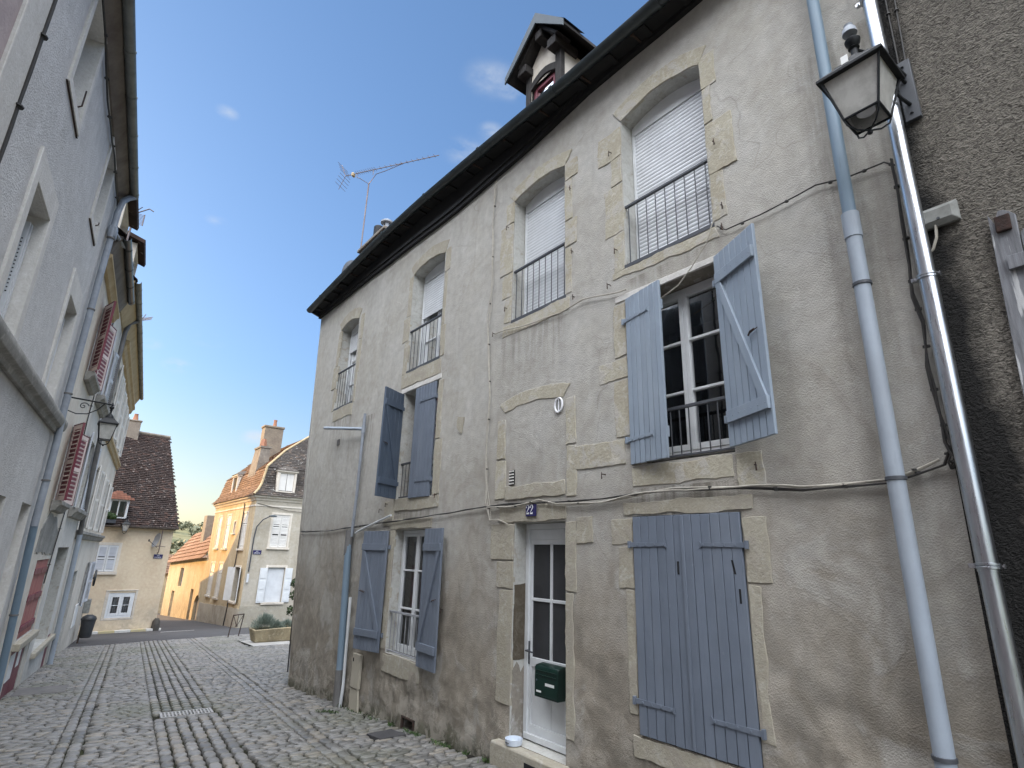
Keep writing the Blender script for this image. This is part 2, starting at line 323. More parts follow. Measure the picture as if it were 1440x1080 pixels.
def lampglass():
    t = NT('dusty lamp glass')
    c = t.mix(t.ramp(t.noise(9, 7, .65), .4, .7), (.62, .61, .57), (.40, .39, .36))
    c = t.mix(t.ramp(t.noise(30, 4), .70, .74), c, (.08, .075, .07))
    t.out(c, .3, None, spec=.5)
    t.b.inputs['Transmission Weight'].default_value = .25; return t.m
M['lamp_glass'] = lampglass()
def cobble():
    t = NT('worn granite setts')
    r = t.island()
    c = t.mix(r, (.112, .109, .102), (.222, .215, .203))
    c = t.mix(t.ramp(t.math('FRACT', t.math('MULTIPLY', r, 7.31)), .72, .9), c, (.22, .20, .17))
    c = t.mix(t.math('MULTIPLY', t.ramp(t.noise(.5, 6), .5, .65), .55), c, (.11, .115, .075))
    c = t.mix(.3, c, t.noise(45, 4), 'OVERLAY')
    t.out(c, t.ramp(t.noise(12, 5), .3, .7, (.30,)*3, (.52,)*3), t.bump(t.noise(28, 5, .6), .45, .012), spec=.5); return t.m
M['cobble'] = cobble()
def joint():
    t = NT('earth and moss in the joints')
    c = t.mix(t.ramp(t.noise(1.2, 8), .42, .62), (.026, .024, .021), (.036, .04, .02))
    t.out(c, .95, t.bump(t.noise(60, 5), .8, .02), spec=.1); return t.m
M['joint'] = joint()
def land():
    t = NT('grassy hillside')
    c = t.mix(t.ramp(t.noise(.03, 8, .7), .4, .6), (.13, .135, .075), (.18, .165, .10))
    c = t.mix(t.ramp(t.noise(.15, 6, .7), .5, .7), c, (.06, .075, .035))
    t.out(c, .95, None, spec=.1); return t.m
M['land'] = land()
def leaf(name, a, b):
    t = NT(name); t.out(t.mix(t.island(), a, b), .6, None, spec=.3); return t.m
M['leaf'] = leaf('dark green leaves', (.03, .06, .02), (.07, .11, .035))
M['lavender'] = leaf('grey green lavender leaves', (.13, .17, .13), (.24, .28, .24))
M['wood_far'] = leaf('far olive foliage', (.10, .11, .065), (.17, .165, .10))
M['tile_dark'] = tiles('dark mossy flat tiles', [(.045, .033, .03), (.06, .042, .036), (.038, .03, .029), (.075, .048, .040), (.05, .038, .034), (.042, .034, .032)], (.24, .21, .19), .60)
M['tile_orange'] = tiles('orange flat tiles', [(.21, .125, .08), (.16, .095, .065), (.25, .15, .095), (.12, .08, .06), (.20, .13, .095)], (.36, .30, .2), .64)
M['tile_slate'] = tiles('lichened dark slates', [(.075, .065, .058), (.10, .085, .072), (.06, .052, .048), (.13, .10, .08), (.08, .072, .066)], (.36, .345, .32), .60)
M['tile_red'] = tiles('red flat tiles', [(.17, .075, .05), (.13, .06, .042), (.20, .09, .06)], None)
M['tile_stripe'] = tiles('orange interlocking tiles', [(.24, .135, .09), (.19, .11, .075), (.28, .17, .115)], (.42, .33, .22), .62)

# ------------------------------------------------------------------ object helpers
ORG = {}
def tag(o, label, cat, group=None, kind=None):
    if label: o['label'] = label
    if cat: o['category'] = cat
    if group: o['group'] = group
    if kind: o['kind'] = kind
    return o
def thing(name, label, cat, loc=(0, 0, 0), group=None):
    o = bpy.data.objects.new(name, None); col.objects.link(o); o.location = loc; o.empty_display_size = .2
    ORG[o.name] = Vector(loc); return tag(o, label, cat, group)
class MB:
    def __init__(s): s.v = []; s.f = []
    def add(s, vs, fs):
        k = len(s.v); s.v += [tuple(map(float, p)) for p in vs]; s.f += [tuple(i+k for i in f) for f in fs]; return s
    def quad(s, *p): return s.add(p, [tuple(range(len(p)))])
    def box(s, fr, u0, u1, v0, v1, w0, w1):
        p = [fr(u, v, w) for w in (w0, w1) for v in (v0, v1) for u in (u0, u1)]
        return s.add(p, [(0, 2, 3, 1), (4, 5, 7, 6), (0, 1, 5, 4), (2, 6, 7, 3), (0, 4, 6, 2), (1, 3, 7, 5)])
    def prism(s, fr, pts, w0, w1):
        n = len(pts)
        p = [fr(u, v, w0) for u, v in pts]+[fr(u, v, w1) for u, v in pts]
        return s.add(p, [tuple(range(n)), tuple(range(2*n-1, n-1, -1))]+[(i, (i+1) % n, n+(i+1) % n, n+i) for i in range(n)])
    def tube(s, pts, r, n=8, caps=True):
        pts = [Vector(p) for p in pts]; rr = r if isinstance(r, (list, tuple)) else [r]*len(pts)
        k = len(s.v); prev = None
        for i, p in enumerate(pts):
            d = (pts[min(i+1, len(pts)-1)]-pts[max(i-1, 0)])
            d = d.normalized() if d.length > 1e-9 else Vector((0, 0, 1))
            if prev is None:
                a = d.orthogonal().normalized()
            else:
                a = prev-d*prev.dot(d); a = a.normalized() if a.length > 1e-6 else d.orthogonal().normalized()
            prev = a; b = d.cross(a)
            for j in range(n):
                t = 2*math.pi*j/n; q = p+(a*math.cos(t)+b*math.sin(t))*rr[i]; s.v.append(tuple(q))
        for i in range(len(pts)-1):
            for j in range(n):
                s.f.append((k+i*n+j, k+i*n+(j+1) % n, k+(i+1)*n+(j+1) % n, k+(i+1)*n+j))
        if caps:
            s.f.append(tuple(k+j for j in range(n-1, -1, -1))); m = k+(len(pts)-1)*n; s.f.append(tuple(m+j for j in range(n)))
        return s
    def lathe(s, c, prof, n=16, ang=0, sq=False):
        """prof: list of (radius, z)"""
        k = len(s.v)
        for r, z in prof:
            for j in range(n):
                t = 2*math.pi*j/n+ang; s.v.append((c[0]+r*math.cos(t), c[1]+r*math.sin(t), c[2]+z))
        for i in range(len(prof)-1):
            for j in range(n):
                s.f.append((k+i*n+j, k+i*n+(j+1) % n, k+(i+1)*n+(j+1) % n, k+(i+1)*n+j))
        s.f.append(tuple(k+j for j in range(n-1, -1, -1))); m = k+(len(prof)-1)*n; s.f.append(tuple(m+j for j in range(n)))
        return s
    def build(s, name, mat, parent=None, bevel=0, smooth=True, recalc=True, label=None):
        me = bpy.data.meshes.new(name)
        loc = ORG[parent.name] if parent is not None else Vector((0, 0, 0))
        v = np.array(s.v, float).reshape(-1, 3)
        if parent is None and len(v):
            loc = Vector((v[:, 0].mean(), v[:, 1].mean(), v[:, 2].min()))
        v = v-np.array(loc)
        me.from_pydata([tuple(x) for x in v], [], s.f); me.validate()
        if recalc:
            bm = bmesh.new(); bm.from_mesh(me); bmesh.ops.recalc_face_normals(bm, faces=bm.faces); bm.to_mesh(me); bm.free()
        me.materials.append(M[mat] if isinstance(mat, str) else mat)
        if smooth:
            me.polygons.foreach_set('use_smooth', [True]*len(me.polygons)); me.set_sharp_from_angle(angle=R(38))
        o = bpy.data.objects.new(name, me); col.objects.link(o)
        if parent is not None:
            o.parent = parent; ORG[o.name] = ORG[parent.name]
        else:
            o.location = loc; ORG[o.name] = loc
        if bevel:
            b = o.modifiers.new('bevel', 'BEVEL'); b.width = bevel; b.segments = 2; b.limit_method = 'ANGLE'; b.angle_limit = R(40); b.harden_normals = False
        if label: o['label'] = label
        return o
def jit(pts, a): return [(u+rnd.uniform(-a, a), v+rnd.uniform(-a, a)) for u, v in pts]
def dense(pts, step, a):
    """polygon outline resampled and roughened, for broken stone and plaster edges"""
    out = []
    n = len(pts)
    for i in range(n):
        p, q = pts[i], pts[(i+1) % n]; d = math.dist(p, q); k = max(1, int(d/step))
        for j in range(k):
            t = j/k; aa = a if 0 < j else a*.6
            out.append((p[0]+(q[0]-p[0])*t+rnd.uniform(-aa, aa), p[1]+(q[1]-p[1])*t+rnd.uniform(-aa, aa)))
    return out
def pip(x, y, poly):
    c = False; n = len(poly); j = n-1
    for i in range(n):
        xi, yi = poly[i]; xj, yj = poly[j]
        if (yi > y) != (yj > y) and x < (xj-xi)*(y-yi)/(yj-yi)+xi: c = not c
        j = i
    return c
def wall_sheet(mb, fr, outline, holes, step=0, disp=None):
    """front face of a wall: triangulated sheet round its openings, with uneven surface"""
    vs = []; es = []
    for poly in [outline]+holes:
        k = len(vs); n = len(poly); vs += [Vector(p) for p in poly]; es += [(k+i, k+(i+1) % n) for i in range(n)]
    nb = len(vs)
    if step:
        us = [p[0] for p in outline]; ws = [p[1] for p in outline]
        u = min(us)
        while u < max(us):
            w = min(ws)
            while w < max(ws):
                q = (u+rnd.uniform(-.2, .2)*step, w+rnd.uniform(-.2, .2)*step)
                if pip(*q, outline) and not any(pip(*q, h) for h in holes): vs.append(Vector(q))
                w += step
            u += step
    r = delaunay_2d_cdt(vs, es, [], 0, 1e-5)
    P, F = r[0], r[2]
    vv = [fr(p[0], p[1], disp(p[0], p[1]) if disp else 0) for p in P]
    ff = []
    for f in F:
        cx = sum(P[i][0] for i in f)/len(f); cy = sum(P[i][1] for i in f)/len(f)
        if pip(cx, cy, outline) and not any(pip(cx, cy, h) for h in holes): ff.append(tuple(f))
    mb.add(vv, ff)
def reveal(mb, fr, poly, depth, w=0.0):
    n = len(poly)
    mb.add([fr(u, v, w(u, v) if callable(w) else w) for u, v in poly]+[fr(u, v, -depth) for u, v in poly], [(i, (i+1) % n, n+(i+1) % n, n+i) for i in range(n)])
def rect(u0, u1, v0, v1): return [(u0, v0), (u1, v0), (u1, v1), (u0, v1)]
def archpoly(u0, u1, v0, v1, rise, n=10, lean=0):
    """opening with a segmental arch on top; lean shifts the top along u"""
    p = [(u0, v0), (u1, v0)]
    for i in range(n+1):
        t = i/n; p.append((u1+(u0-u1)*t+lean, v1+rise*(1-(2*t-1)**2)))
    return p
def tile_field(mb, fr, poly, tw, th, thick=.022, sag=.0):
    us = [p[0] for p in poly]; vs = [p[1] for p in poly]
    row = 0; v = min(vs)-th*.2
    while v < max(vs):
        u = min(us)-tw*(row % 2)*.5-rnd.random()*.02
        while u < max(us)+tw:
            if pip(u+tw/2, v+th*.55, poly):
                a = rnd.uniform(0, .010); b = rnd.uniform(-.012, .012); g = tw*.035
                w0 = .012+thick+a+(rnd.random() < .05)*.015
                p = [fr(u+g, v+b, w0), fr(u+tw-g, v+b+rnd.uniform(-.006, .006), w0+rnd.uniform(-.004, .006)), fr(u+tw-g, v+th*1.1, .012), fr(u+g, v+th*1.1, .012),
                     fr(u+g, v+b, w0-thick), fr(u+tw-g, v+b, w0-thick)]
                mb.add(p, [(0, 1, 2, 3), (4, 5, 1, 0), (4, 0, 3), (5, 2, 1)])
            u += tw
        v += th; row += 1
def text_mesh(mb, fr, s, u, v, size, w, depth=.003):
    c = bpy.data.curves.new('lettering', 'FONT'); c.body = s; c.size = size; c.align_x = 'CENTER'; c.extrude = 0; c.resolution_u = 3
    o = bpy.data.objects.new('lettering', c); col.objects.link(o)
    dg = bpy.context.evaluated_depsgraph_get(); me = o.evaluated_get(dg).to_mesh()
    mb.add([fr(u+p.co.x, v+p.co.y, w) for p in me.vertices], [tuple(p.vertices) for p in me.polygons])
    o.evaluated_get(dg).to_mesh_clear(); bpy.data.objects.remove(o); bpy.data.curves.remove(c)

def gz(x, y):
    """street level: the street falls away from the camera"""
    if y < -8: y = -8
    if y > 70: y = 70
    return -.02-.063*y

# frames: (u, v, w) = along the wall, up, out of the wall
def FM(u, v, w): return (4-w, u, v)                              # main house front
def FD(u, v, w): return (3.965-w, u, v)                          # dark neighbour
_a = R(6.3); _T = (math.sin(_a), math.cos(_a)); _N = (math.cos(_a), -math.sin(_a))
def FL(s, v, w=0): return (-.11+(s-13.5)*_T[0]+w*_N[0], 13.5+(s-13.5)*_T[1]+w*_N[1], v)   # left row of houses
def FH(u, v, w): return (4.6+u*.979+w*.203, 32.25+u*.203-w*.979, v)                      # cream house at the crossroads
def FVR(u, v, w): return (u, 31-w, v)                            # corner house, front
def FVL(u, v, w): return (7.85-w, u, v)                          # corner house, lane side

# ------------------------------------------------------------------ ground, street, road
def build_ground():
    xs = sorted(set([-420, -300, -200, -140, -100, -70, -50, -36, -26]+list(range(-20, 31, 2))+[36, 46, 60, 80, 110, 150, 200, 260, 340, 420]))
    ys = sorted(set([-120, -60, -30, -16, -8, -4]+list(range(0, 71, 2))+[78, 90]+list(range(100, 420, 14))+[450, 520, 620, 760, 900]))
    mb = MB(); vs = []
    for y in ys:
        for x in xs:
            z = gz(x, y)
            if y > 70:
                t = min(1, max(0, (y-110)/200)); t = t*t*(3-2*t)
                z += t*(13.5+4*noise.noise(Vector((x*.008, y*.008, 3)))+1.5*noise.noise(Vector((x*.03, y*.03, 1))))
            vs.append((x, y, z-.05))
    nx = len(xs); fs = [(j*nx+i, j*nx+i+1, (j+1)*nx+i+1, (j+1)*nx+i) for j in range(len(ys)-1) for i in range(nx-1)]
    mb.add(vs, fs); o = mb.build('ground', 'land'); tag(o, 'grassy ground falling away behind the houses to an olive green hillside', 'ground', None, 'structure')
    # bed of earth and moss that shows in the joints between the setts
    mb = MB(); n = 60
    xs = np.linspace(-4.5, 13, 20); ys = np.linspace(-8, 29, n)
    vs = [(x, y, gz(x, y)-.026) for y in ys for x in xs]
    mb.add(vs, [(j*20+i, j*20+i+1, (j+1)*20+i+1, (j+1)*20+i) for j in range(n-1) for i in range(19)])
    tag(mb.build('street_bed', 'joint'), 'dark earth and moss in the joints of the cobbled street', 'street', None, 'structure')
def road_edge(x): return 24.25+.30*(x-.2)
def build_cobbles():
    a = R(6.0); ca, sa = math.cos(a), math.sin(a)
    stones = []                                                        # (u, v, half length, half width, rotation)
    def row_across(v, u0, u1, pitch):
        u = u0+rnd.uniform(-.02, .05)
        while u < u1-.04:
            L = rnd.uniform(.11, .225)
            if u+L > u1-.05: L = u1-u
            if L > .05: stones.append((u+L/2, v+rnd.uniform(-.004, .004), L/2-.007, pitch/2*rnd.uniform(.80, .95), rnd.gauss(0, .025)))
            u += L
    def row_along(u, v0, v1, w):
        v = v0
        while v < v1:
            L = rnd.uniform(.16, .30)
            stones.append((u+rnd.uniform(-.004, .004), v+L/2, w/2-.005, L/2-.006, rnd.gauss(0, .015))); v += L
    p = .086; v = -2.0
    while v < 30:
        for u0, u1 in ((-3.4, -.41), (-.16, .572), (1.37, 2.05), (2.295, 9.5)):
            row_across(v+.03*math.sin(u0*2), u0, u1, p)
        v += p*rnd.uniform(.97, 1.04)
    for u in (-.355, -.225): row_along(u, -2, 30, .13)
    for i in range(6): row_along(.63+.136*i, -2, 30, .13)
    for u in (2.105, 2.235): row_along(u, -2, 30, .13)
    ring = []
    for j in range(10):
        t = 2*math.pi*(j+.5)/10; c, s = math.cos(t), math.sin(t)
        q = (abs(c)**5+abs(s)**5)**(-1/5); ring.append((c*q, s*q))
    ring = np.array(ring)
    V = []; F = []; k = 0
    for (u, v, hl, hw, ro) in stones:
        x, y = u*ca+v*sa, -u*sa+v*ca
        if y > road_edge(x) or y < -3: continue
        if x > 3.97 and y < 11.75: continue
        if 5.0 < x < 12 and 20.4 < y < 23.2 and x > 5.6+(y-20.4)*.1 : continue   # slab under the planter
        wl = -.11+(y-13.5)*math.tan(R(6.3))
        if x < wl-.05: continue
        if -.25 < v-10.31 < .25 and .62 < u < 1.36: continue          # drain
        if math.hypot(x-3.66, (y-6.98)) < .22: continue
        h = rnd.gauss(0, .003)+.008*noise.noise(Vector((x*.9, y*.9, 0)))
        c, s = math.cos(ro-a), math.sin(ro-a)
        tx, ty = rnd.gauss(0, .016), rnd.gauss(0, .016)
        z0 = gz(x, y)+.006+h
        jitr = 1+np.array([rnd.uniform(-.07, .05) for _ in range(10)])
        for sc, z in ((1.0, -.04), (1.0, -.002), (.80, .006)):
            lx = ring[:, 0]*hl*jitr*sc if sc == 1 else ring[:, 0]*(hl*jitr-(1-sc)*min(hl, hw)); ly = ring[:, 1]*hw*jitr*sc if sc == 1 else ring[:, 1]*(hw*jitr-(1-sc)*min(hl, hw)*.9)
            wx = x+lx*c-ly*s; wy = y+lx*s+ly*c
            V.append(np.stack([wx, wy, z0+z+tx*lx+ty*ly-.063*(wy-y)], 1))
        V.append(np.array([[x, y, z0+.007]]))
        for r in range(2):
            for j in range(10):
                j2 = (j+1) % 10; F.append((k+r*10+j, k+r*10+j2, k+(r+1)*10+j2, k+(r+1)*10+j))
        for j in range(10): F.append((k+20+j, k+20+(j+1) % 10, k+30))
        k += 31
    V = np.concatenate(V)
    me = bpy.data.meshes.new('cobbled_street'); me.from_pydata(V.tolist(), [], F); me.polygons.foreach_set('use_smooth', [True]*len(F))
    me.materials.append(M['cobble']); o = bpy.data.objects.new('cobbled_street', me); col.objects.link(o)
    tag(o, 'worn grey setts laid in courses with a stone channel down the middle', 'street', None, 'structure')
def strip(name, mat, pts, dz, label, cat, n=24, thick=0):
    mb = MB(); a0, a1, b1, b0 = pts
    vs = []
    for j in range(n+1):
        for i in range(n+1):
            s, t = i/n, j/n
            x = (a0[0]*(1-s)+a1[0]*s)*(1-t)+(b0[0]*(1-s)+b1[0]*s)*t; y = (a0[1]*(1-s)+a1[1]*s)*(1-t)+(b0[1]*(1-s)+b1[1]*s)*t
            vs.append((x, y, gz(x, y)+dz))
    mb.add(vs, [(j*(n+1)+i, j*(n+1)+i+1, (j+1)*(n+1)+i+1, (j+1)*(n+1)+i) for j in range(n) for i in range(n)])
    return tag(mb.build(name, mat), label, cat, None, 'structure')
build_ground(); build_cobbles()
strip('road', 'asphalt', ((-14, road_edge(-14)), (28, road_edge(28)), (28, 38), (-14, 31)), .004, 'grey asphalt road crossing beyond the end of the cobbles', 'road')
strip('lane', 'asphalt', ((4.2, 32.4), (7.86, 31.0), (9.6, 70), (6.6, 70)), .009, 'narrow asphalt lane running between the corner houses into the sun', 'road')
strip('pavement', 'concrete', ((5.75, 20.35), (12, 20.6), (12, 23.3), (5.95, 22.9)), .012, 'pale concrete paving slab under the stone planter', 'pavement')
def road_marks():
    mb = MB()
    for (x0, y0, x1, y1, w) in ((4.6, 30.4, 6.0, 30.75, .16),):
        mb.quad((x0, y0, gz(0, y0)+.014), (x1, y1, gz(0, y1)+.014), (x1, y1+w, gz(0, y1+w)+.014), (x0, y0+w, gz(0, y0+w)+.014))
    tag(mb.build('road_marking', 'road_paint'), 'worn white painted line on the asphalt before the lane', 'road marking', None, 'structure')
road_marks()
def kerb(n0, n1):
    t = None
    mb = {'kerb_y': MB(), 'kerb_w': MB()}
    u = n0; i = 0
    while u < n1:
        L = .62
        z = gz(0, 32.2+.2*u)
        mb['kerb_y' if i % 2 == 0 else 'kerb_w'].box(lambda a, b, c: FH(a, b, c), u, min(u+L, n1)-.006, z-.12, z+.11, .02, .24); u += L; i += 1
    r = thing('kerb', 'low kerb painted in yellow and white blocks before the cream house', 'kerb', FH(-1.5, -2, .1))
    mb['kerb_y'].build('yellow_block', 'kerb_y', r, bevel=.012); mb['kerb_w'].build('white_block', 'kerb_w', r, bevel=.012)
kerb(-6.0, .2)

# drain, covers
def drain():
    a = R(6.0); ca, sa = math.cos(a), math.sin(a); mb = MB()
    def fr(u, v, w):
        x, y = u*ca+v*sa, -u*sa+v*ca; return (x, y, gz(x, y)+.012+w)
    u0, u1, v0, v1 = .66, 1.33, 10.10, 10.52
    mb.box(fr, u0, u1, v0, v0+.03, -.05, 0); mb.box(fr, u0, u1, v1-.03, v1, -.05, 0); mb.box(fr, u0, u0+.03, v0+.03, v1-.03, -.05, 0); mb.box(fr, u1-.03, u1, v0+.03, v1-.03, -.05, 0)
    mb.box(fr, u0+.03, u1-.03, 10.30, 10.325, -.05, -.001)
    u = u0+.03
    while u < u1-.06:
        mb.box(fr, u+.024, u+.046, v0+.03, 10.30, -.05, -.002); mb.box(fr, u+.024, u+.046, 10.325, v1-.03, -.05, -.002); u += .046
    o = mb.build('drain_grate', 'grate'); tag(o, 'rectangular iron drain grate with two rows of slots in the stone channel', 'drain grate')
    mb = MB(); mb.box(fr, u0, u1, v0, v1, -.09, -.052); b = mb.build('pit', 'room', None)
    b.parent = o; b.location = b.location-o.location
drain()
def flat_cover(name, x, y, lx, ly, ang, mat, label, cat):
    mb = MB(); c, s = math.cos(ang), math.sin(ang)
    def fr(u, v, w):
        X, Y = x+u*c-v*s, y+u*s+v*c; return (X, Y, gz(X, Y)+w)
    mb.box(fr, -lx/2, lx/2, -ly/2, ly/2, -.05, .022)
    o = mb.build(name, mat, None, bevel=.006); tag(o, label, cat)
flat_cover('manhole_cover', 3.66, 6.98, .34, .36, .0, 'asphalt', 'small dark square cover in the setts below the low wall vent', 'manhole cover')
flat_cover('manhole_cover', .42, 14.2, .75, 1.0, -R(6), simple('worn grey slab', (.17, .16, .15), (.11, .105, .1), .8, 5, 40, .2), 'flat worn stone slab set in the cobbles by the dark red cellar door', 'cover')
def weeds():
    for i, (x0, y0, x1, y1, n, lab) in enumerate(((3.93, 5.2, 3.95, 7.6, 420, 'low green weeds along the foot of the wall left of the door step'), (3.93, 7.7, 3.95, 9.2, 60, 'sparse moss tufts at the wall foot under the beige meter box'), (3.55, 8.9, 3.75, 8.6, 60, 'single weed tuft growing between setts near the blue pipe'))):
        mb = MB()
        for k in range(n):
            t = rnd.random(); x = x0+(x1-x0)*t-abs(rnd.gauss(0, .03)); y = y0+(y1-y0)*t+rnd.uniform(-.05, .05)
            if noise.noise(Vector((y*3, 0, 5))) < -.05 and n > 100: continue
            h = rnd.uniform(.01, .045); an = rnd.uniform(0, 6.28); d = rnd.uniform(.005, .03); w = rnd.uniform(.004, .009)
            z = gz(x, y)+.008; dx, dy = math.cos(an), math.sin(an)
            mb.add([(x-dy*w, y+dx*w, z), (x+dy*w, y-dx*w, z), (x+dx*d+dy*w*.6, y+dy*d-dx*w*.6, z+h), (x+dx*d*1.6, y+dy*d*1.6, z+h*.8)], [(0, 1, 2, 3)])
        o = mb.build('weeds', 'leaf', None, recalc=False, smooth=False); tag(o, lab, 'weeds', None, 'stuff')
weeds()

# ------------------------------------------------------------------ generic building parts
def railing(parent, fr, u0, u1, v0, v1, w, n, mat='rail', bottom=True, t=.009, label=None, top=.016):
    mb = MB(); mb.box(fr, u0, u1, v1-top, v1+top*.6, w-.016, w+.016)
    if bottom: mb.box(fr, u0, u1, v0, v0+.018, w-.012, w+.012)
    for i in range(n):
        u = u0+(u1-u0)*(i+.5)/n; mb.box(fr, u-t/2, u+t/2, v0+(.018 if bottom else 0), v1-top, w-t/2, w+t/2)
    return mb.build('railing', mat, parent, bevel=.002, label=label)
def casement(parent, fr, u0, u1, v0, v1, w, leaves=2, bars=(1/3., 2/3.), fw=.05, mat='white', curtain=None, cmat='curtain', cpart=(0, 1), name='window', vbar=False):
    mb = MB(); d = .05
    mb.box(fr, u0, u1, v1-fw, v1, w-d, w+.012); mb.box(fr, u0, u1, v0, v0+fw, w-d, w+.012)
    mb.box(fr, u0, u0+fw, v0+fw, v1-fw, w-d, w+.01); mb.box(fr, u1-fw, u1, v0+fw, v1-fw, w-d, w+.01)
    panes = MB(); n = leaves; lw = (u1-u0-2*fw)/n; st = fw*.95
    for i in range(n):
        a = u0+fw+i*lw; b = a+lw
        mb.box(fr, a+.002, a+st, v0+fw+.002, v1-fw-.002, w-.035, w+.02); mb.box(fr, b-st, b-.002, v0+fw+.002, v1-fw-.002, w-.035, w+.02)
        mb.box(fr, a+st, b-st, v0+fw+.002, v0+fw+st*1.3, w-.035, w+.018); mb.box(fr, a+st, b-st, v1-fw-st, v1-fw-.002, w-.035, w+.018)
        for t in bars:
            vv = v0+fw+(v1-v0-2*fw)*t; mb.box(fr, a+st, b-st, vv-.012, vv+.012, w-.028, w+.014)
        if vbar: mb.box(fr, (a+b)/2-.012, (a+b)/2+.012, v0+fw+st*1.3, v1-fw-st, w-.026, w+.012)
        panes.quad(fr(a+st, v0+fw+st, w-.012), fr(b-st, v0+fw+st, w-.012), fr(b-st, v1-fw-st, w-.012), fr(a+st, v1-fw-st, w-.012))
    o = mb.build(name, mat, parent, bevel=.003)
    panes.build('pane', 'glass', o)
    rm = MB(); e = .03
    p = [fr(u, v, ww) for ww in (w-.9, w-.052) for v in (v0-e, v1+e) for u in (u0-e, u1+e)]
    rm.add(p, [(0, 2, 3, 1), (0, 1, 5, 4), (2, 6, 7, 3), (0, 4, 6, 2), (1, 3, 7, 5)]); rm.build('room_interior', 'room', o)
    if curtain:
        cm = MB(); a, b = u0+(u1-u0)*cpart[0], u0+(u1-u0)*cpart[1]; k = 40; vs = []
        for i in range(k+1):
            u = a+(b-a)*i/k; ww = w-.10+.018*math.sin(i*1.9)+.008*math.sin(i*.7)
            vs += [fr(u, v0+(v1-v0)*curtain[0], ww), fr(u, v0+(v1-v0)*curtain[1], ww)]
        cm.add(vs, [(2*i, 2*i+2, 2*i+3, 2*i+1) for i in range(k)]); cm.build('curtain', cmat, o)
    return o
def roller(parent, fr, u0, u1, v0, v1, w, mat='pvc_white'):
    mb = MB(); p = .044; n = max(1, int((v1-v0)/p)); prof = []
    for i in range(n):
        a = v0+i*p
        prof += [(a, w-.002), (a+.005, w+.001), (a+p*.5, w+.0055), (a+p-.006, w+.001), (a+p-.003, w-.002)]
    prof += [(v1, w-.002)]
    k = len(prof); mb.add([fr(u0, v, x) for v, x in prof]+[fr(u1, v, x) for v, x in prof], [(i, i+1, k+i+1, k+i) for i in range(k-1)])
    mb.box(fr, u0, u1, v0-.03, v0-.002, w-.012, w+.006)
    return mb.build('roller_shutter', mat, parent)
def hinge_frame(Y, z, sgn, ang, X=3.985):
    a = R(ang); d = (-math.sin(a), sgn*math.cos(a)); n = (-math.cos(a), -sgn*math.sin(a))
    return lambda u, v, w: (X+u*d[0]+w*n[0], Y+u*d[1]+w*n[1], z+v)
def plank_shutter(parent, fr, w, h, n=6, brace='up', mat='blue', label=None, straps=True, top_skew=0, latch=True, ledges=(.14, .86)):
    """boarded shutter: planks, ledges and brace inside (-w), strap hinges outside; u=0 is the hinge side"""
    mb = MB(); pw = w/n
    for i in range(n):
        a, b = i*pw+.0028, (i+1)*pw-.0028; dz = rnd.uniform(-.002, .002)
        mb.prism(fr, [(a, dz), (b, dz), (b, h+dz), (a, h+dz)], -.026, rnd.uniform(-.001, .001))
    lv = [h*ledges[0], h*ledges[1]]
    for v in lv: mb.box(fr, .03, w-.012, v-.048, v+.048, -.052, -.0262)
    if brace:
        a, b = (lv[0]+.048, lv[1]-.048)
        p, q = ((.06, a), (w-.06, b)) if brace == 'up' else ((w-.06, a), (.06, b))
        dx = .036
        mb.prism(fr, [(p[0]-dx, p[1]), (p[0]+dx, p[1]), (q[0]+dx, q[1]), (q[0]-dx, q[1])], -.048, -.0262)
    for v in lv:
        for i in range(n):
            c = fr((i+.5)*pw, v+rnd.uniform(-.006, .006), -.0525); mb.lathe(c, [(.006, -.003), (.006, .003)], 6)
    o = mb.build('shutter', mat, parent, bevel=.0035, label=label)
    if straps:
        for v in lv:
            sb = MB()
            sb.prism(fr, [(-.03, v-.02), (w*.66, v-.014), (w*.70, v-.03), (w*.69, v), (w*.70, v+.03), (w*.66, v+.014), (-.03, v+.02)], .0015, .008)
            for i in range(4): c = fr(.05+i*w*.18, v, .008); sb.box(lambda a, b, e: fr(.05+i*w*.18+a, v+b, .008+e), -.008, .008, -.008, .008, 0, .005)
            sb.box(fr, -.05, -.028, v-.03, v+.03, -.02, .016)
            sb.build('strap_hinge', mat, o, bevel=.001)
    if latch:
        lb = MB(); v = h*.47
        lb.tube([fr(w*.72, v, -.045), fr(w*.80, v+.015, -.06), fr(w*.88, v+.02, -.055)], .007, 6); lb.tube([fr(w*.70, v+.012, -.04), fr(w*.90, v+.03, -.035)], .004, 5)
        lb.build('latch', 'iron', o)
    return o
def shutter_hook(parent, fr, u, v, flip=1):
    mb = MB(); mb.tube([fr(u, v, -.02), fr(u, v, .028), fr(u+.012*flip, v-.003, .032)], .005, 6); mb.tube([fr(u+.012*flip, v+.02, .032), fr(u+.013*flip, v-.045, .03)], [.004, .007], 6)
    mb.build('shutter_hook', 'iron', parent)

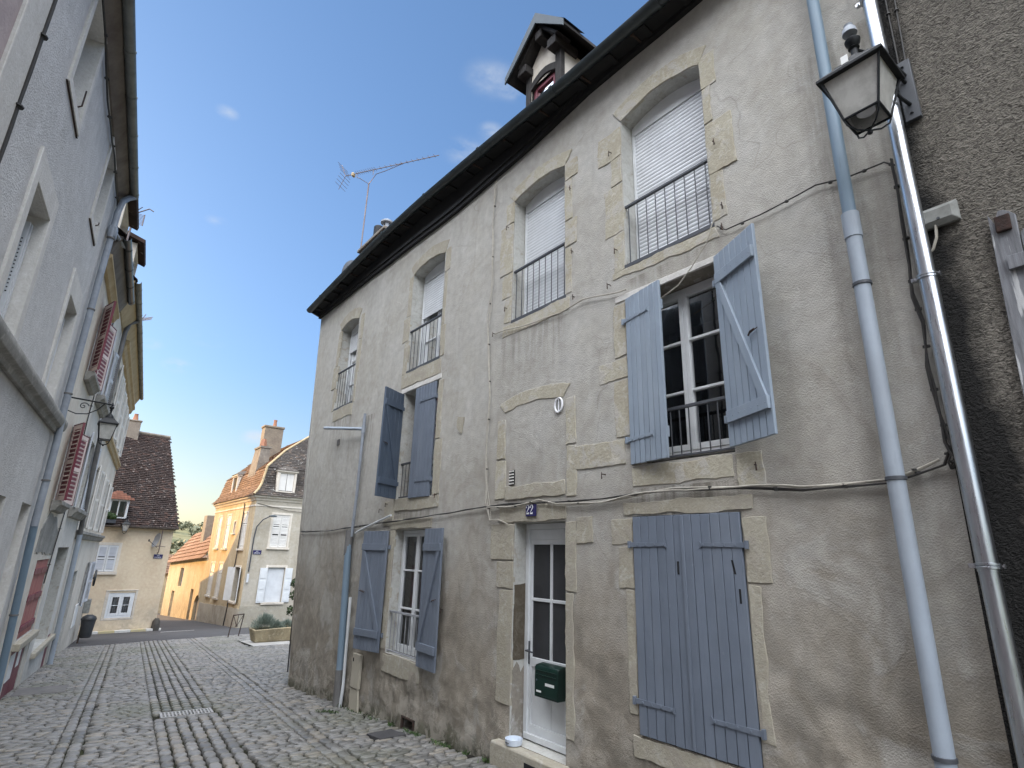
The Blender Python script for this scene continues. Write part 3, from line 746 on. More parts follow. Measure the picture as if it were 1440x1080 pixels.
# ------------------------------------------------------------------ main house, number 22
def extrude(mb, path, closed=False):
    """path: list of cross sections (each a list of 3d points)"""
    n = len(path[0]); k = len(mb.v)
    for sec in path: mb.v += [tuple(p) for p in sec]
    for i in range(len(path)-1):
        for j in range(n-(0 if closed else 1)):
            j2 = (j+1) % n; mb.f.append((k+i*n+j, k+i*n+j2, k+(i+1)*n+j2, k+(i+1)*n+j))
    if closed:
        mb.f.append(tuple(range(k+n-1, k-1, -1))); m = k+(len(path)-1)*n; mb.f.append(tuple(range(m, m+n)))
def eave_z(y): return float(np.interp(y, [-2, 2.75, 3.8, 5.8, 7.4, 9, 11, 12.8], [7.06, 7.10, 7.13, 7.25, 7.33, 7.34, 7.24, 7.13]))
def board_z(y): return float(np.interp(y, [.9, 3.0, 3.8, 4.7, 5.8, 6.7, 8, 10, 12.6], [7.0, 7.0, 7.0, 6.90, 6.86, 6.82, 6.88, 6.93, 6.96]))+.012*noise.noise(Vector((y*1.7, 0, 0)))
def main_disp(u, v):
    a = noise.noise(Vector((u*.7, v*.7, 2)))*.010+noise.noise(Vector((u*2.3, v*2.3, 7)))*.004
    low = min(1, max(0, (1.0+noise.noise(Vector((u*.8, v*.8, 9)))*1.3-v)/.7))
    rough = noise.fractal(Vector((u*3.6, v*3.6, 4)), .9, 2.1, 5)*.026
    if u > 9.4: low *= .45
    for k in ('door', 'closed', 'LL', 'vent'):
        q = OP[k]; d = max(q[0][0]-u, u-q[1][0], q[0][1]-v, v-q[2][1], 0); low *= min(1, d/.16+.02)
    return -.011+a*.85+low*(rough-.002)
H = thing('town_house', 'old grey rendered town house with blue grey plank shutters, white door and number 22 plate', 'house', (4, 6, -.4))
OP = {
 'w1': archpoly(10.12, 11.05, 4.40, 6.20, .10, lean=.13), 'w2': archpoly(6.93, 7.96, 4.465, 6.26, .09, lean=.03),
 'w3': archpoly(4.21, 5.18, 4.47, 6.24, .09, lean=.01), 'w4': archpoly(2.33, 3.32, 4.475, 6.27, .11),
 'mA': rect(6.89, 7.955, 2.44, 4.12), 'big': rect(2.315, 3.335, 2.47, 4.12), 'LL': rect(6.925, 7.88, .32, 1.985),
 'closed': rect(2.315, 3.345, .315, 2.02), 'door': rect(4.21, 5.03, -.115, 2.01), 'vent': rect(6.92, 7.26, -.475, -.335)}
OP['w1'] = [(10.12, 4.40), (11.05, 4.40)]+OP['w1'][2:]
def main_walls():
    mb = MB()
    out = [(.93, -.75), (11.60, -1.15), (11.66, -.76), (12.0, .9), (12.36, 3.65), (12.64, 7.2), (.84, 7.2)]
    wall_sheet(mb, FM, out, list(OP.values()), .055, main_disp)
    mb.build('front_wall', 'render_main', H)
    mb = MB()                                                            # far gable, back and near end
    g = [(4, 11.60, -1.15), (4, 12.64, 7.2), (7.7, 12.75, 10.8), (11.4, 12.6, 7.0), (11.4, 11.6, -1.15)]
    mb.quad(*g); mb.quad((11.4, 11.6, -1.15), (11.4, 12.6, 7), (11.4, .84, 7), (11.4, .93, -1.15)); mb.quad((4.0, .84, 7.2), (7.7, .84, 10.8), (11.4, .84, 7), (11.4, .93, -1.15), (4.0, .93, -1.15))
    mb.build('side_wall', 'render_main', H)
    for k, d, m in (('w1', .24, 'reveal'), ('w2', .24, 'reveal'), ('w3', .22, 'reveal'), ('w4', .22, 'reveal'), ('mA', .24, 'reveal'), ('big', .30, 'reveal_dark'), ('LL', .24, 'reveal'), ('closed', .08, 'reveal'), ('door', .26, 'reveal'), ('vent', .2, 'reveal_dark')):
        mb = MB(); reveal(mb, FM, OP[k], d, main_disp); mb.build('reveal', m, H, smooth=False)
    mb = MB(); mb.quad(*[FM(u, v, -.19) for u, v in OP['vent']]); mb.build('vent_back', 'room', H)
    mb = MB()
    mb.box(FM, 6.93, 6.955, -.475, -.335, -.03, .008); mb.box(FM, 7.225, 7.25, -.475, -.335, -.03, .008); mb.box(FM, 6.955, 7.225, -.355, -.335, -.03, .008); mb.build('vent_frame', 'iron', H)
    # damp dark patch and flaking paint inside the door reveal
    mb = MB(); P = dense([(-.19, .62), (-.03, .62), (-.03, 1.36), (-.19, 1.38)], .06, .006)
    mb.prism(lambda u, v, w: (4-u, 5.03-.002-w, v), P, -.002, .003); mb.build('bare_patch', stone('dark bare mortar', (.12, .10, .075), (.09, .075, .055), (.16, .14, .11), 60), H)
    mb = MB(); P = dense([(-.19, -.1), (-.03, -.1), (-.03, .52), (-.08, .60), (-.13, .5), (-.19, .56)], .045, .014)
    mb.prism(lambda u, v, w: (4-u, 5.03-.002-w, v), P, -.002, .003); mb.build('bare_patch', 'reveal_dark', H)
main_walls()
def stones(parts, name='stone_surround', mat='stone', parent=H, fr=FM, label=None, rough=.011):
    mb = MB()
    for p in parts:
        P = dense(dense(p, .16, rough*1.3), .045, rough*.55); mb.prism(fr, P, -.04, rnd.uniform(-.004, .001))
    return mb.build(name, mat, parent, bevel=.004, label=label)
def arch_band(u0, u1, v0, rise, t, lean=0, n=8, over=.14, k0=0, k1=1):
    a = []; b = []
    for i in range(n+1):
        q = k0+(k1-k0)*i/n
        a.append((u1+lean+(u0-u1)*q, v0+rise*(1-(2*q-1)**2)+.002)); b.append((u1+lean+over+(u0-u1-2*over)*q, v0+.10+t*.6+rise*1.25*(1-(2*q-1)**2)))
    return a+b[::-1]
def B(u0, u1, v0, v1): return [(u0, v0), (u1, v0), (u1, v1), (u0, v1)]
g = .006
stones([arch_band(2.33, 3.32, 6.27, .11, .13, over=.10), B(3.327, 3.66, 5.86, 6.22), B(3.327, 3.48, 5.52, 5.85), B(3.327, 3.585, 4.92, 5.50), B(3.327, 3.47, 4.47, 4.905),
        B(2.17, 2.322, 5.96, 6.33), B(2.24, 2.322, 5.56, 5.95), B(2.05, 2.322, 5.0, 5.54), B(2.19, 2.322, 4.52, 4.99), [(2.28, 4.34), (3.5, 4.40), (3.5, 4.46), (2.31, 4.468)]])
stones([arch_band(4.21, 5.18, 6.24, .09, .11, .01, over=.13), B(5.20, 5.36, 5.95, 6.26), B(5.20, 5.47, 5.2, 5.93), B(5.20, 5.40, 4.85, 5.18), B(5.19, 5.34, 4.5, 4.83),
        B(4.00, 4.203, 6.02, 6.26), B(4.09, 4.203, 5.45, 6.0), B(4.01, 4.203, 5.1, 5.43), B(4.10, 4.203, 4.5, 5.08), B(4.15, 5.36, 4.31, 4.462)])
stones([arch_band(6.93, 7.96, 6.26, .09, .14, .03, over=.12), B(7.995, 8.12, 5.5, 6.25), B(7.98, 8.20, 5.05, 5.48), B(7.97, 8.10, 4.47, 5.03), B(6.78, 6.93, 5.9, 6.3), B(6.84, 6.925, 5.0, 5.88), B(6.80, 6.925, 4.48, 4.98), B(6.86, 8.1, 4.22, 4.458)], mat='stone_grey')
stones([arch_band(10.12, 11.05, 6.20, .10, .16, .13, over=.10), B(11.13, 11.26, 5.4, 6.2), B(11.10, 11.34, 4.9, 5.38), B(11.07, 11.18, 4.4, 4.88), B(10.0, 10.13, 5.7, 6.24), B(9.98, 10.115, 5.0, 5.68), B(10.02, 10.11, 4.4, 4.98), B(10.08, 11.05, 4.16, 4.392)], mat='stone_grey')
stones([B(6.70, 7.97, 2.26, 2.432), B(6.70, 6.882, 2.44, 3.2), B(6.76, 6.882, 3.22, 4.1), B(7.965, 8.09, 2.44, 3.1), B(8.0, 8.3, 2.05, 2.42)], mat='stone_grey')
stones([B(6.83, 8.06, 4.128, 4.205)], 'lintel', 'stone_left', rough=.003)
# blocked up window beside the number plate
stones([arch_band(4.21, 5.25, 3.30, .06, .06, .02, over=.10), B(5.235, 5.40, 2.75, 3.22), B(5.225, 5.41, 2.29, 2.73), B(4.05, 4.20, 2.78, 3.28), B(4.05, 4.19, 2.26, 2.76), B(3.40, 4.13, 2.50, 2.735)], label='pale stone frame of the blocked up window above the door')
stones([B(4.21, 5.22, 2.275, 2.42)], 'sill', 'stone_grey')
stones([B(3.342, 3.50, 3.55, 4.10), B(3.342, 3.71, 3.32, 3.53), B(3.342, 3.515, 2.75, 3.30), B(2.34, 3.335, 2.28, 2.455), B(2.10, 2.306, 2.2, 2.46)])
stones([B(2.20, 3.47, 4.128, 4.192)], 'lintel', 'stone_left', rough=.003)
stones([B(6.83, 8.04, 1.993, 2.135)], 'lintel', 'stone_grey'); stones([B(7.887, 8.03, .35, 1.98), B(6.90, 7.93, .08, .312)], mat='stone_grey')
stones([B(5.037, 5.45, 1.62, 2.0), B(5.037, 5.33, 1.32, 1.6), B(5.037, 5.27, .2, 1.30), B(4.06, 4.203, 1.35, 1.99), B(4.10, 4.203, .1, 1.33), B(3.84, 4.05, 1.79, 2.04), B(4.20, 5.30, 2.018, 2.19)], mat='stone_grey')
stones([B(3.352, 3.52, 1.42, 1.76), B(3.352, 3.44, .45, 1.40), B(3.352, 3.60, 1.78, 2.0), B(2.22, 2.308, .5, 1.5), B(2.12, 2.308, 1.52, 1.98), B(2.22, 3.45, 2.028, 2.14), B(2.25, 3.42, .15, .306)], mat='stone_grey')
def door_step():
    mb = MB(); P = dense([(4.14, -.52), (5.22, -.52), (5.22, -.12), (4.14, -.12)], .12, .008)
    mb.prism(FM, [(4.16, -.55), (5.20, -.55), (5.215, -.22), (5.20, -.125), (4.16, -.118), (4.15, -.3)], -.26, .10)
    mb.build('door_step', 'stone_grey', H, bevel=.02)
    mb = MB(); mb.box(FM, 4.2, 4.66, -.36, -.19, .08, .103); mb.build('step_opening', 'room', H)
door_step()
# upper windows: roller shutters behind iron guard rails
def upper(k, u0, u1, w, blind, nb, rv, hd):
    v0, v1 = min(p[1] for p in OP[k])+.01, max(p[1] for p in OP[k])
    vb = v1-.15-hd
    mb = MB(); mb.box(FM, u0, u1, vb, v1+.02, w-.16, w+.012); mb.build('shutter_box', 'white', H, bevel=.003)
    for a in (u0, u1-.03):
        mb = MB(); mb.box(FM, a, a+.03, v0, vb-.002, w-.03, w+.014); mb.build('shutter_rail', 'white', H, bevel=.002)
    roller(H, FM, u0+.031, u1-.031, blind, vb-.002, w)
    if blind > v0+.2: casement(H, FM, u0+.005, u1-.005, v0, vb-.004, w-.05, bars=(.33, .66))
    railing(H, FM, u0-.02, u1+.02, v0+.015, rv, -.035, nb, bottom=False)
    mb = MB(); mb.box(FM, u0-.02, u1+.02, v0-.016, v0+.022, -.24, -.004); mb.build('sill', 'rail', H)
upper('w4', 2.335, 3.315, -.20, 4.53, 9, 5.19, .06)
upper('w3', 4.215, 5.175, -.20, 4.53, 9, 5.19, .06)
upper('w2', 6.945, 7.955, -.22, 5.50, 9, 5.20, .05)
upper('w1', 10.14, 11.11, -.22, 5.74, 8, 5.22, .05)
# first floor windows
casement(H, FM, 6.895, 7.95, 2.445, 4.115, -.23, curtain=(.0, 1), mat='white')
railing(H, FM, 7.45, 7.95, 2.46, 2.98, -.06, 5)
casement(H, FM, 2.32, 3.33, 2.53, 4.115, -.22, bars=(.36, .68), fw=.045)
railing(H, FM, 2.32, 3.33, 2.50, 2.93, -.05, 11)
casement(H, FM, 6.93, 7.875, .335, 1.98, -.16, bars=(.34, .67), curtain=(.0, 1), fw=.045)
railing(H, FM, 6.93, 7.875, .34, .86, -.04, 9, 'rail_pale')
# shutters
plank_shutter(H, hinge_frame(3.33, 2.475, -1, 12), .49, 1.645, 7, None, 'blue_pale', 'blue grey plank shutter slightly ajar with two strap hinges')
plank_shutter(H, hinge_frame(2.32, 2.50, 1, 154), .54, 1.65, 7, 'down', 'blue_pale', 'blue grey plank shutter swung wide open, showing its ledges and brace')
plank_shutter(H, hinge_frame(7.95, 2.44, -1, 62), .50, 1.655, 5, 'up', 'blue_deep', 'plank shutter standing out at right angles to the wall')
plank_shutter(H, hinge_frame(6.93, 2.425, 1, 1), .585, 1.675, 7, None, 'blue', 'closed half of a half open pair of shutters')
plank_shutter(H, hinge_frame(8.01, .29, -1, 168), .60, 1.68, 7, 'up', 'blue')
plank_shutter(H, hinge_frame(6.915, .29, 1, 175), .535, 1.69, 6, 'up', 'blue')
plank_shutter(H, hinge_frame(3.34, .325, -1, 0, 3.992), .508, 1.69, 6, None, 'blue', latch=False)
plank_shutter(H, hinge_frame(2.32, .325, 1, 0, 3.992), .508, 1.69, 6, None, 'blue', latch=False)
mb = MB(); mb.box(FM, 2.812, 2.842, .33, 2.01, .0095, .018); mb.build('cover_strip', 'blue', H, bevel=.003)
mb = MB()
for (u, v, a) in ((2.39, 1.62, .12), (2.365, 1.42, 0), (2.885, 1.6, 0)):
    mb.prism(FM, [(u-.008, v-.05), (u+.008, v-.05), (u+.008+a*.15, v+.05), (u-.008+a*.15, v+.05)], .007, .0105)
mb.build('slot', 'room', H)
for (u, v, f) in ((3.53, 4.36, 1), (2.24, 4.42, -1), (3.66, 2.42, 1), (2.15, 2.35, -1), (8.2, 2.38, 1), (6.75, 2.43, -1), (5.52, 4.42, 1), (4.06, 4.42, -1), (8.75, .9, 1), (6.42, 1.0, -1), (3.46, 5.95, 1), (3.42, 4.72, 1), (2.24, 5.3, -1), (2.22, 4.62, -1), (5.3, 5.9, 1), (5.28, 4.7, 1), (4.1, 5.85, -1), (4.08, 5.0, -1), (8.4, 2.3, 1)):
    shutter_hook(H, FM, u, v, f)
# front door
def front_door():
    w = -.20; u0, u1, v0, v1 = 4.215, 5.025, -.11, 2.005
    mb = MB()
    mb.box(FM, u0, u1, v1-.06, v1, w-.06, w+.02); mb.box(FM, u0, u0+.055, v0, v1-.06, w-.06, w+.02); mb.box(FM, u1-.055, u1, v0, v1-.06, w-.06, w+.02)
    mb.box(FM, u0+.055, u1-.055, v1-.17, v1-.062, w-.05, w+.004)
    mb.build('door_frame', 'white', H, bevel=.004)
    a, b, c, d = u0+.058, u1-.03, v0+.012, v1-.158
    mb = MB(); st = .062; mid = c+.66
    mb.box(FM, a, a+st, c, d, w-.045, w); mb.box(FM, b-st, b, c, d, w-.045, w); mb.box(FM, a+st, b-st, c, c+.13, w-.045, w); mb.box(FM, a+st, b-st, d-st, d, w-.045, w); mb.box(FM, a+st, b-st, mid, mid+.09, w-.045, w)
    mb.box(FM, (a+b)/2-.016, (a+b)/2+.016, mid+.09, d-st, w-.03, w-.004); hm = (mid+.09+d-st)/2
    mb.box(FM, a+st, b-st, hm-.016, hm+.016, w-.0295, w-.0045)
    mb.box(FM, a+st, (a+b)/2-.004, c+.13, mid, w-.035, w-.014); mb.box(FM, (a+b)/2+.004, b-st, c+.13, mid, w-.035, w-.014)
    mb.box(FM, a-.01, b+.01, c-.004, c+.05, w+.002, w+.035)
    dr = mb.build('door', 'white', H, bevel=.004)
    mb = MB(); mb.quad(*[FM(u, v, w-.02) for u, v in B(a+st, b-st, mid+.09, d-st)]); mb.build('pane', simple('dim obscured door glass', (.045, .046, .05), (.035, .036, .038), .22, 3, 140, .12, spec=.35), dr)
    mb = MB(); mb.quad(*[FM(u, v, w-.08) for u, v in B(a+st-.05, b-st+.05, mid+.05, d-st+.05)]); mb.build('backing', simple('dim hall behind frosted curtain', (.055, .055, .058), (.04, .04, .042), .9), dr)
    mb = MB(); mb.box(FM, b-.045, b-.015, mid+.02, mid+.24, w+.001, w+.009); mb.tube([FM(b-.03, mid+.15, w), FM(b-.03, mid+.15, w+.05), FM(b-.14, mid+.145, w+.05)], .009, 8); mb.build('handle', 'rail', dr, bevel=.002)
front_door()
# eaves, gutter, roof
def eaves():
    ys = list(np.arange(.98, 12.7, .35))+[12.68]
    mb = MB(); prof = [(math.cos(t)*.075, math.sin(t)*.075) for t in np.linspace(math.pi, 2*math.pi, 9)]
    inner = [(math.cos(t)*.068, math.sin(t)*.068) for t in np.linspace(2*math.pi, math.pi, 9)]
    extrude(mb, [[(3.725+a, y, eave_z(y)-.015+b) for a, b in prof+inner] for y in ys], True)
    for y in np.arange(1.0, 12.6, 1.55):
        pr = [(math.cos(t)*.083, math.sin(t)*.083) for t in np.linspace(math.pi*.97, 2*math.pi*1.01, 9)]
        extrude(mb, [[(3.725+a, yy, eave_z(y)-.015+b) for a, b in pr+[(a*.9, b*.9) for a, b in pr[::-1]]] for yy in (y-.025, y+.025)], True)
    gt = mb.build('gutter', 'gutter', H)
    mb = MB()
    for y in np.arange(.7, 12.6, .75):
        mb = MB(); z = eave_z(y); mb.box(lambda u, v, w: (u, v, w), 3.79, 3.97, y-.012, y+.012, z-.06, z-.035); mb.lathe((3.80, y, z-.075), [(.012, 0), (.02, .01), (.02, .03)], 8)
        mb.build('gutter_bracket', 'iron', gt)
    mb = MB()                                                           # eaves boards under the tiles, and the moulded board at the wall top
    extrude(mb, [[(3.76, y, eave_z(y)+.01), (4.02, y, eave_z(y)+.10), (4.02, y, eave_z(y)+.13), (3.76, y, eave_z(y)+.04)] for y in ys], True)
    extrude(mb, [[(3.955, y, board_z(y)), (4.01, y, board_z(y)), (4.01, y, eave_z(y)+.09), (3.955, y, eave_z(y)+.075)] for y in ys], True)
    extrude(mb, [[(3.93, y, board_z(y)+.07), (3.954, y, board_z(y)+.07), (3.954, y, board_z(y)+.13), (3.93, y, board_z(y)+.13)] for y in ys], True)
    extrude(mb, [[(3.77, y, eave_z(y)-.045), (3.96, y, eave_z(y)-.05), (3.96, y, eave_z(y)-.035), (3.77, y, eave_z(y)-.03)] for y in ys], True)
    mb.build('eaves_board', 'eaves_wood', H)
    mb = MB()
    for y in np.arange(.9, 12.6, .48):
        mb = MB(); z = eave_z(y); mb.add([(3.79, y-.035, z-.07), (3.79, y+.035, z-.07), (3.95, y+.035, z-.08), (3.95, y-.035, z-.08), (3.79, y-.035, z+.02), (3.79, y+.035, z+.02), (3.95, y+.035, z+.08), (3.95, y-.035, z+.08)], [(0, 1, 2, 3), (4, 7, 6, 5), (0, 4, 5, 1), (1, 5, 6, 2), (2, 6, 7, 3), (3, 7, 4, 0)])
        mb.build('rafter_end', 'eaves_wood', H)
    mb = MB(); mb.prism(lambda u, v, w: (u, 12.64+w, v), [(3.64, 7.09), (4.0, 6.98), (4.0, 7.06), (3.80, 7.14), (3.66, 7.13)], -.03, .02); mb.build('end_bracket', 'gutter', H)
    s2 = math.sqrt(.5)
    def fr(u, v, w): return (3.77+(v-w)*s2, u, eave_z(u)+.04+(v+w)*s2+ (7.2-eave_z(u))*min(1, v/3))
    mb = MB(); tile_field(mb, fr, rect(.95, 12.75, 0, 5.75), .19, .14)
    k = [fr(u, v, 0) for u in np.linspace(.95, 12.75, 12) for v in (0, 2.5, 5.8)]
    mb.add(k, [(i*3+j, i*3+j+1, i*3+j+4, i*3+j+3) for i in range(11) for j in range(2)])
    rf = mb.build('roof', 'tile_dark', H, smooth=False, recalc=False)
    mb = MB(); mb.quad((7.66, .95, 11.1), (7.66, 12.75, 11.1), (11.8, 12.75, 6.9), (11.8, .95, 6.9)); mb.build('roof', 'tile_dark', H)
    # chimney stack with two pots
    mb = MB(); bx = lambda u, v, w: (u, v, w)
    mb.box(bx, 4.62, 5.25, 10.9, 12.3, 7.6, 8.83); mb.box(bx, 4.57, 5.30, 10.85, 12.35, 8.83, 8.91)
    ch = mb.build('chimney', 'stack_render', H, bevel=.015)
    mb = MB(); mb.lathe((4.8, 11.22, 8.91), [(.10, 0), (.10, .12), (.085, .13), (.085, .30), (.15, .31), (.15, .35), (.05, .42)], 16); mb.build('pot', 'pipe_old', ch)
    mb = MB()
    for k in range(4): a = k*math.pi/2+.5; mb.lathe((4.8+.083*math.cos(a), 11.22+.083*math.sin(a), 9.11), [(.02, 0), (.02, .07)], 6)
    mb.build('pot_slot', 'room', ch)
    mb = MB(); mb.lathe((4.8, 11.68, 8.91), [(.09, 0), (.09, .1), (.12, .12), (.12, .42), (.10, .44)], 16); mb.build('pot', 'black', ch)
eaves()
def dormer():
    X = 4.42; yl, yr = 5.47, 4.72; zb, zt = 7.6, 8.86; yc = 4.98
    fr = lambda u, v, w: (X-w, u, v)
    mb = MB()                                                           # cheeks and gable infill
    gl = B(yr+.12, yl-.10, 7.9, 8.56)
    out = [(yr, zb), (yl, zb), (yl, zt), (yc+.04, 9.40), (yr, zt)]
    wall_sheet(mb, fr, out, [gl]); mb.quad((X, yr, zb), (X, yr, zt), (5.9, yr, zt), (5.0, yr, zb)); mb.quad((X, yl, zb), (X, yl, zt), (5.9, yl, zt), (5.0, yl, zb))
    d = mb.build('dormer', 'render_pale', H)
    mb = MB()
    for y0, y1 in ((yr-.02, yr+.10), (yl-.09, yl+.02)): mb.box(fr, y0, y1, zb, zt, -.06, .03)
    mb.prism(fr, [(yr+.10, 8.50), (yr+.10, 8.64)]+[(yr+.10+(yl-yr-.19)*t, 8.64+.10*math.sin(math.pi*t)) for t in (.2, .4, .6, .8)]+[(yl-.09, 8.64), (yl-.09, 8.50)]+[(yr+.10+(yl-yr-.19)*t, 8.50+.10*math.sin(math.pi*t)) for t in (.8, .6, .4, .2)], -.05, .025)
    mb.box(fr, yr-.05, yr+.14, zt-.06, zt+.10, -.3, .16); mb.box(fr, yl-.12, yl+.08, zt-.06, zt+.08, -.3, .16); mb.box(fr, yc-.03, yc+.11, 9.12, 9.27, -.3, .20)
    mb.prism(fr, [(yl+.08, zt+.06), (yl+.02, zt+.06), (yc+.06, 9.38), (yc+.06, 9.46)], -.1, .18); mb.prism(fr, [(yr-.12, zt+.06), (yr-.05, zt+.06), (yc+.06, 9.36), (yc+.06, 9.46)], -.1, .18)
    mb.build('timber_frame', 'timber', d, bevel=.012)
    mb = MB()                                                            # two roof planes with zinc verge boards
    x0, x1 = 4.18, 6.4
    for (ya, za) in ((5.72, 8.79), (4.42, 8.85)):
        p = [(x0, ya, za), (x0, yc+.03, 9.47), (x1, yc+.03, 9.47), (x1, ya, za)]
        mb.add(p+[(a, b, c+.05) for a, b, c in p], [(0, 1, 2, 3), (4, 7, 6, 5), (0, 3, 7, 4), (0, 4, 5, 1), (1, 5, 6, 2), (2, 6, 7, 3)])
    mb.build('dormer_roof', 'timber', d)
    mb = MB()
    for (ya, za) in ((5.73, 8.80), (4.41, 8.84)):
        s = 1 if ya > yc else -1
        mb.prism(lambda u, v, w: (x0-w, u, v), [(ya, za-.05), (ya, za+.07), (yc+.03, 9.56), (yc+.03, 9.36)], .004, .03)
        mb.add([(x0, ya+.02*s, za+.072), (x0, yc+.03, 9.565), (x0+.4, yc+.03, 9.565), (x0+.4, ya+.02*s, za+.072)], [(0, 1, 2, 3)])
    mb.build('verge_flashing', 'zinc', d)
    casement(H, fr, yr+.125, yl-.105, 7.9, 8.555, -.05, leaves=1, bars=(), fw=.04, mat='bordeaux')
dormer()
# curtains behind the dormer pane belong to its window
def dormer_curtain():
    fr = lambda u, v, w: (4.42-w, u, v)
    mb = MB(); mb.quad(fr(4.9, 7.92, -.12), fr(5.33, 7.92, -.12), fr(5.33, 8.53, -.12), fr(4.9, 8.53, -.12))
    mb.build('curtain', 'curtain_red', H)
    mb = MB(); mb.quad(*[fr(u, v, -.115) for u, v in [(4.86, 7.92), (5.2, 7.92), (5.12, 8.05), (5.0, 8.16), (4.98, 8.33), (4.86, 8.5)]]); mb.build('curtain', 'curtain_white', H, label='white curtain gathered to one side')
dormer_curtain()
# downpipes, vents, hooks
def pipe_clip(mb, c, r):
    mb.lathe(c, [(r, -.012), (r+.006, -.010), (r+.006, .010), (r, .012)], 16)
    mb.box(lambda u, v, w: (c[0]+u, c[1]+v, c[2]+w), 0, .09, -.012, .012, -.008, .008)
def main_pipes():
    mb = MB(); mb.tube([(3.90, 1.235, 3.92), (3.90, 1.235, 6.3), (3.88, 1.24, 6.75), (3.74, 1.24, 7.02)], .043, 16); o = mb.build('downpipe', 'pipe_blue', H, label='blue grey upper length of the right hand downpipe')
    mb = MB(); mb.tube([(3.90, 1.23, -.3), (3.90, 1.235, 3.88)], .050, 20); mb.tube([(3.90, 1.235, 3.80), (3.90, 1.235, 3.99)], .056, 20); o2 = mb.build('downpipe', 'pipe_pale', H, label='pale plastic lower length of the right hand downpipe')
    for z in (3.45, 2.16, .7):
        mb = MB(); pipe_clip(mb, (3.90, 1.232, z), .052); mb.build('pipe_clip', 'rail', o2)
    mb = MB(); mb.tube([(3.93, 9.17, -.75), (3.93, 9.19, -.1), (3.93, 9.36, 1.62), (3.93, 9.38, 1.95)], .055, 14); o3 = mb.build('downpipe', 'pipe_blue', H, label='short blue grey pipe at the far end of the facade')
    mb = MB(); mb.tube([(3.93, 9.375, 1.6), (3.93, 9.38, 2.0)], .063, 14); mb.build('pipe_socket', 'pipe_grey', o3); mb = MB(); mb.tube([(3.93, 9.165, -.8), (3.93, 9.19, -.1)], .064, 14); mb.build('pipe_socket', 'pipe_grey', o3)
    mb = MB(); mb.tube([(3.95, 9.33, 1.9), (3.95, 9.30, 2.6), (3.95, 9.31, 3.75), (3.95, 9.31, 4.02)], .026, 10); mb.tube([(3.95, 9.31, 3.66), (3.95, 9.31, 3.80)], .036, 10); o4 = mb.build('vent_pipe', 'pipe_old', H)
    mb = MB(); mb.tube([(3.94, 9.31, 3.74), (3.9, 9.45, 3.76), (3.80, 10.85, 3.98)], .03, 10); mb.build('overflow_pipe', 'pipe_pale', o4)
    mb = MB(); mb.tube([(3.96, 9.12, -.72), (3.955, 9.06, -.3), (3.955, 9.13, .96)], .024, 8); mb.build('conduit', 'white', H)
    mb = MB(); mb.tube([(3.965, 9.22, 1.96), (3.965, 8.9, 2.03), (3.965, 7.98, 2.2)], .017, 8); mb.build('conduit', 'white', H, label='white plastic conduit running up at a slant')
    mb = MB(); c = (4.30, 3.225)
    mb.tube([FM(c[0]+.058*math.cos(t), c[1]+.078*math.sin(t), .004) for t in np.linspace(0, 6.283, 24)], .012, 6); mb.box(FM, c[0]-.004, c[0]+.004, c[1]-.07, c[1]+.07, -.005, .01); mb.build('vent_ring', 'plate_white', H)
    mb = MB(); mb.prism(FM, [(c[0]+.052*math.cos(t), c[1]+.072*math.sin(t)) for t in np.linspace(0, 6.283, 20)[:-1]], -.02, -.001); mb.build('vent_mesh', 'box_grey', H)
    mb = MB()
    for i in range(5): mb.box(FM, 5.05, 5.13, 2.44+i*.035, 2.455+i*.035, -.004, .008)
    mb.build('vent_grille', 'stone_left', H)
    mb = MB(); mb.box(FM, 5.045, 5.135, 2.43, 2.60, -.01, -.001); mb.build('vent_back', 'room', H)
    mb = MB(); mb.box(FM, 10.52, 10.62, 3.62, 3.74, -.01, .006); mb.build('vent_grille', 'pipe_grey', H, label='small dark air brick high on the far end of the wall')
    mb = MB(); mb.prism(FM, dense([(6.15, 3.42), (6.3, 3.45), (6.32, 3.3), (6.2, 3.2)], .05, .01), -.02, .006); mb.build('broken_render', 'stone_grey', H)
    mb = MB(); mb.box(FM, 8.55, 8.82, -.27, .19, 0, .045); mb.prism(FM, [(8.50, -.7), (8.82, -.7), (8.84, -.28), (8.57, -.28)], 0, .03); o = mb.build('meter_box', 'box_cream', H, bevel=.006)
    mb = MB(); mb.box(FM, 8.76, 8.785, .08, .13, .045, .05); mb.build('lock', 'room', o)
main_pipes()

